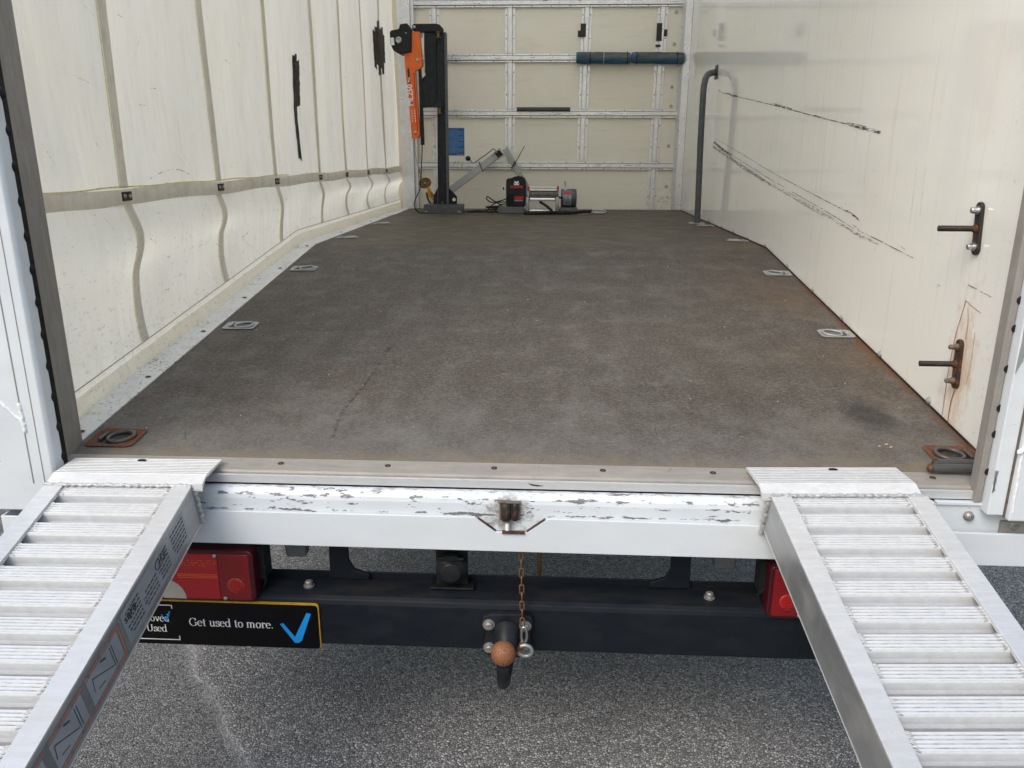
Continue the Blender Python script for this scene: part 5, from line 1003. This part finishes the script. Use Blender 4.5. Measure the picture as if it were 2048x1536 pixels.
a, c = at(1051, 400, YW-0.03), at(1119, 400, YW-0.03); b = MB(); b.box(a.x, c.x, YW-0.032, YW-0.024, ZB+0.002, ZB+0.012); b.box(a.x, c.x, YW-0.032, YW-0.024, ZB+0.114, ZB+0.122); part('fairlead_frame', b, 'darkgrey', wn)
a, c = at(1122, 396, YW+0.03), at(1153.5, 396, YW+0.03); r_ = 0.064; b = MB(); zc = ZB+0.105; b.revolve([(0, a.x), (r_*0.92, a.x), (r_, a.x+0.006), (r_, c.x-0.014), (r_*0.9, c.x-0.003), (r_*0.5, c.x), (0, c.x)], (0, YW+0.05, zc), 0, 26); mt = part('winch_motor', b, 'greypaint', wn)
b = MB(); a, c = at(1127.5, 384, YW-0.012), at(1142, 410, YW-0.012); n = 6
def onm(x, z, o): s0 = math.sqrt(max(0, r_*r_-(z-zc)**2)); return (x, YW+0.05-s0-o, z)
b.grid(lambda u, v: onm(a.x+(c.x-a.x)*u, zc-0.045+0.085*v, 0.0012), 1, 10); part('motor_label', b, 'sticker', mt)
b = MB(); b.grid(lambda u, v: onm(a.x+(c.x-a.x)*u, zc+0.025+0.020*v, 0.0020), 1, 4); part('motor_label', b, 'redprint', mt)
b = MB()
for k in range(9):
    z = zc+0.018-k*0.0066; b.grid(lambda u, v: onm(a.x+0.004+(c.x-a.x-0.010-0.004*(k % 3))*u, z+0.0022*v, 0.0020), 1, 1)
part('label_print', b, 'ink', mt)
b = MB()
for k in range(5): x = at(1144+2*k, 400, YW).x; b.revolve([(r_+0.0005, x-0.001), (r_+0.003, x), (r_+0.0005, x+0.001)], (0, YW+0.05, zc), 0, 26)
part('motor_rib', b, 'darkgrey', mt)
q0, q1 = at(1131, 379, YW+0.03), at(1130.6, 362, YW+0.03); b = MB(); b.tube([q0-Vector((0, 0, 0.012)), q0+Vector((0, 0, 0.004)), q0+Vector((0, 0, 0.006)), q0.lerp(q1, 0.45), q0.lerp(q1, 0.8), q1], [0.014, 0.015, 0.005, 0.0045, 0.0085, 0.006], 12); part('clutch_lever', b, 'galv', wn)
rp = [at(1080, 404, YW-0.03), at(1090, 410, YW-0.07), at(1100, 418, YW-0.10), Vector((at(1108, 424, YW-0.14).x, YW-0.13, ZB+0.014))]
b = MB(); b.tube(curve(rp, 6), 0.0095, 9); part('synthetic_rope', b, 'rope', wn)
rp2 = [at(u, 424, YW-0.15) for u in (1048, 1065, 1085, 1105, 1125, 1145, 1165, 1186)]; rp2 = [Vector((p.x, YW-0.15+0.018*k*0.9, ZB+0.0135+(0.006 if k > 5 else 0))) for k, p in enumerate(rp2)]
PC = curve(rp2, 8); b = MB(); b.tube(PC, [0.0125+0.0014*(1 if (k % 3) else -1) if k < 38 else 0.0105 for k in range(len(PC))], 9); part('synthetic_rope', b, 'rope', wn)
hk = rp2[-1]; b = MB(); pts = [hk+Vector(v) for v in ((0.0, 0, 0.008), (0.05, 0.005, 0.010), (0.082, 0.0, 0.004), (0.092, -0.03, 0.001), (0.075, -0.055, -0.004), (0.02, -0.050, -0.006), (-0.005, -0.03, -0.004))]; b.tube(curve(pts, 5), 0.0062, 9); b.tube([hk+Vector((0.012, -0.028, 0)), hk+Vector((0.07, -0.03, 0.0))], 0.003, 7); part('rope_hook', b, 'galv', wn)

# power cable heaped between hoist and winch
b = MB(); rg = random.Random(11); pts = [Vector((at(922, 425, YH).x, YH+0.10, ZB+0.006))]
for k in range(8): pts.append(Vector((at(932+9*k, 425, YH).x, YH+0.10+rg.uniform(-0.03, 0.05), ZB+0.006+rg.uniform(0, 0.008))))
for k in range(16): t = k*1.25; pts.append(Vector((at(990, 415, YW).x-0.02+0.055*math.cos(t)+0.01*rg.random(), YW+0.09+0.04*math.sin(t), ZB+0.012+0.002*k+0.010*rg.random())))
for (u, v) in ((985, 400), (975, 393), (974, 399), (984, 405), (1000, 402), (1012, 398)): pts.append(at(u, v, YW+0.06))
b.tube(curve(pts, 6), 0.0042, 6)
pts = [at(1012, 404, YW+0.05), at(995, 405, YW+0.05), at(982, 412, YW+0.06), Vector((at(970, 420, YW).x, YW+0.08, ZB+0.008)), Vector((at(950, 424, YW).x, YW+0.04, ZB+0.006)), Vector((at(934, 424, YW).x, YW+0.02, ZB+0.006)), Vector((at(955, 424, YW).x, YW+0.05, ZB+0.014)), Vector((at(985, 424, YW).x, YW+0.0, ZB+0.008)), at(1000, 410, YW+0.06), at(1012, 408, YW+0.06)]; b.tube(curve(pts, 6), 0.0042, 6)
tag(part('power_cable', b, 'rope'), 'tangle of thin black cable on the floor between hoist and winch', 'cable')

# blue notice, padded sleeves, foam strip
a, c = at(893, 256, LY), at(929, 311, LY); b = MB(); b.box(a.x, c.x, LY-0.0022, LY-0.0006, c.z, a.z)
nt_ = thing('notice', (c.x-0.06, LY-0.001, c.z), 'blue printed notice stuck on the cream bulkhead just right of the hoist post', 'notice'); part('sheet', b, 'notice', nt_)
b = MB()
for k in range(21):
    z = a.z-0.014-0.0082*k; w_ = c.x-a.x-0.012; b.box(a.x+0.006, a.x+0.006+w_*(1 if k % 5 else 0.7), LY-0.0030, LY-0.0023, z-0.0012, z+0.0010)
part('text_lines', b, 'noticeline', nt_)
b = MB(); b.box(c.x-0.055, c.x-0.006, LY-0.0030, LY-0.0023, c.z+0.004, c.z+0.011); part('footer_band', b, 'inkorange', nt_)
def sleeve(u0, u1, lab, collars, grp):
    yy = LY-0.062; a, c = at(u0, 115.5, yy), at(u1, 116.5, yy); root = thing('padded_sleeve', ((a.x+c.x)/2, yy, a.z-0.04), lab, 'padding', grp); m2 = MB(); N = 40; seg = 18; vs = []; mi = []
    for i in range(N+1):
        t = i/N; x = a.x+(c.x-a.x)*t; r0 = 0.0395*(0.90+0.10*min(1, math.sin(math.pi*t)*6)) ; zc_ = a.z+(c.z-a.z)*t
        for k in range(seg):
            th = 2*math.pi*k/seg; r1 = r0*(1+0.05*mnoise.noise(Vector((x*14, math.cos(th)*1.5, math.sin(th)*1.5)))); vs.append((x, yy+r1*0.78*math.cos(th), zc_+r1*math.sin(th)))
    for i in range(N):
        for k in range(seg):
            th = 2*math.pi*(k+0.5)/seg; up = math.sin(th)+0.35*mnoise.noise(Vector((i*0.3, k*0.8, 0))); m2.cur = 1 if up > -0.1 and math.cos(th) < 0.95 and 3 < i < N-1 else 0; mi.append(m2.cur)
    m2.cur = 0; m2.add(vs, [(i*seg+k, i*seg+(k+1) % seg, (i+1)*seg+(k+1) % seg, (i+1)*seg+k) for i in range(N) for k in range(seg)], True); m2.mi = mi
    for i in (0, N): m2.add([vs[i*seg+k] for k in range(seg)], [tuple(range(seg))])
    part('fabric', m2, ['blue', 'bluegrey'], root)
    for u, m_ in collars:
        q = at(u, 116, yy); m3 = MB(); m3.tube([(q.x-0.003, yy+0.032*math.cos(t)*1.0, q.z+0.0415*math.sin(t)) for t in [2*math.pi*k/20 for k in range(20)]], 0.0028, 6, True); part('binding', m3, m_, root)
sleeve(1152.5, 1261, 'left of the two blue-grey padded sleeves wrapped on the top bulkhead rail', [(1181, 'rubber'), (1208, 'galv'), (1255, 'rubber')], 'padded sleeves on the top rail')
sleeve(1263, 1367, 'bluer padded sleeve on the top bulkhead rail, the one touching the right corner post', [(1274, 'rubber'), (1355, 'rubber')], 'padded sleeves on the top rail')
a, c = at(1033.5, 218.5, LY-0.05), at(1140.5, 218.5, LY-0.05); b = MB(); b.tube([a.lerp(c, k/10) for k in range(11)], 0.0145, 12)
tag(part('foam_strip', b, 'foam'), 'short dark grey foam strip lying along the middle bulkhead rail', 'foam strip')
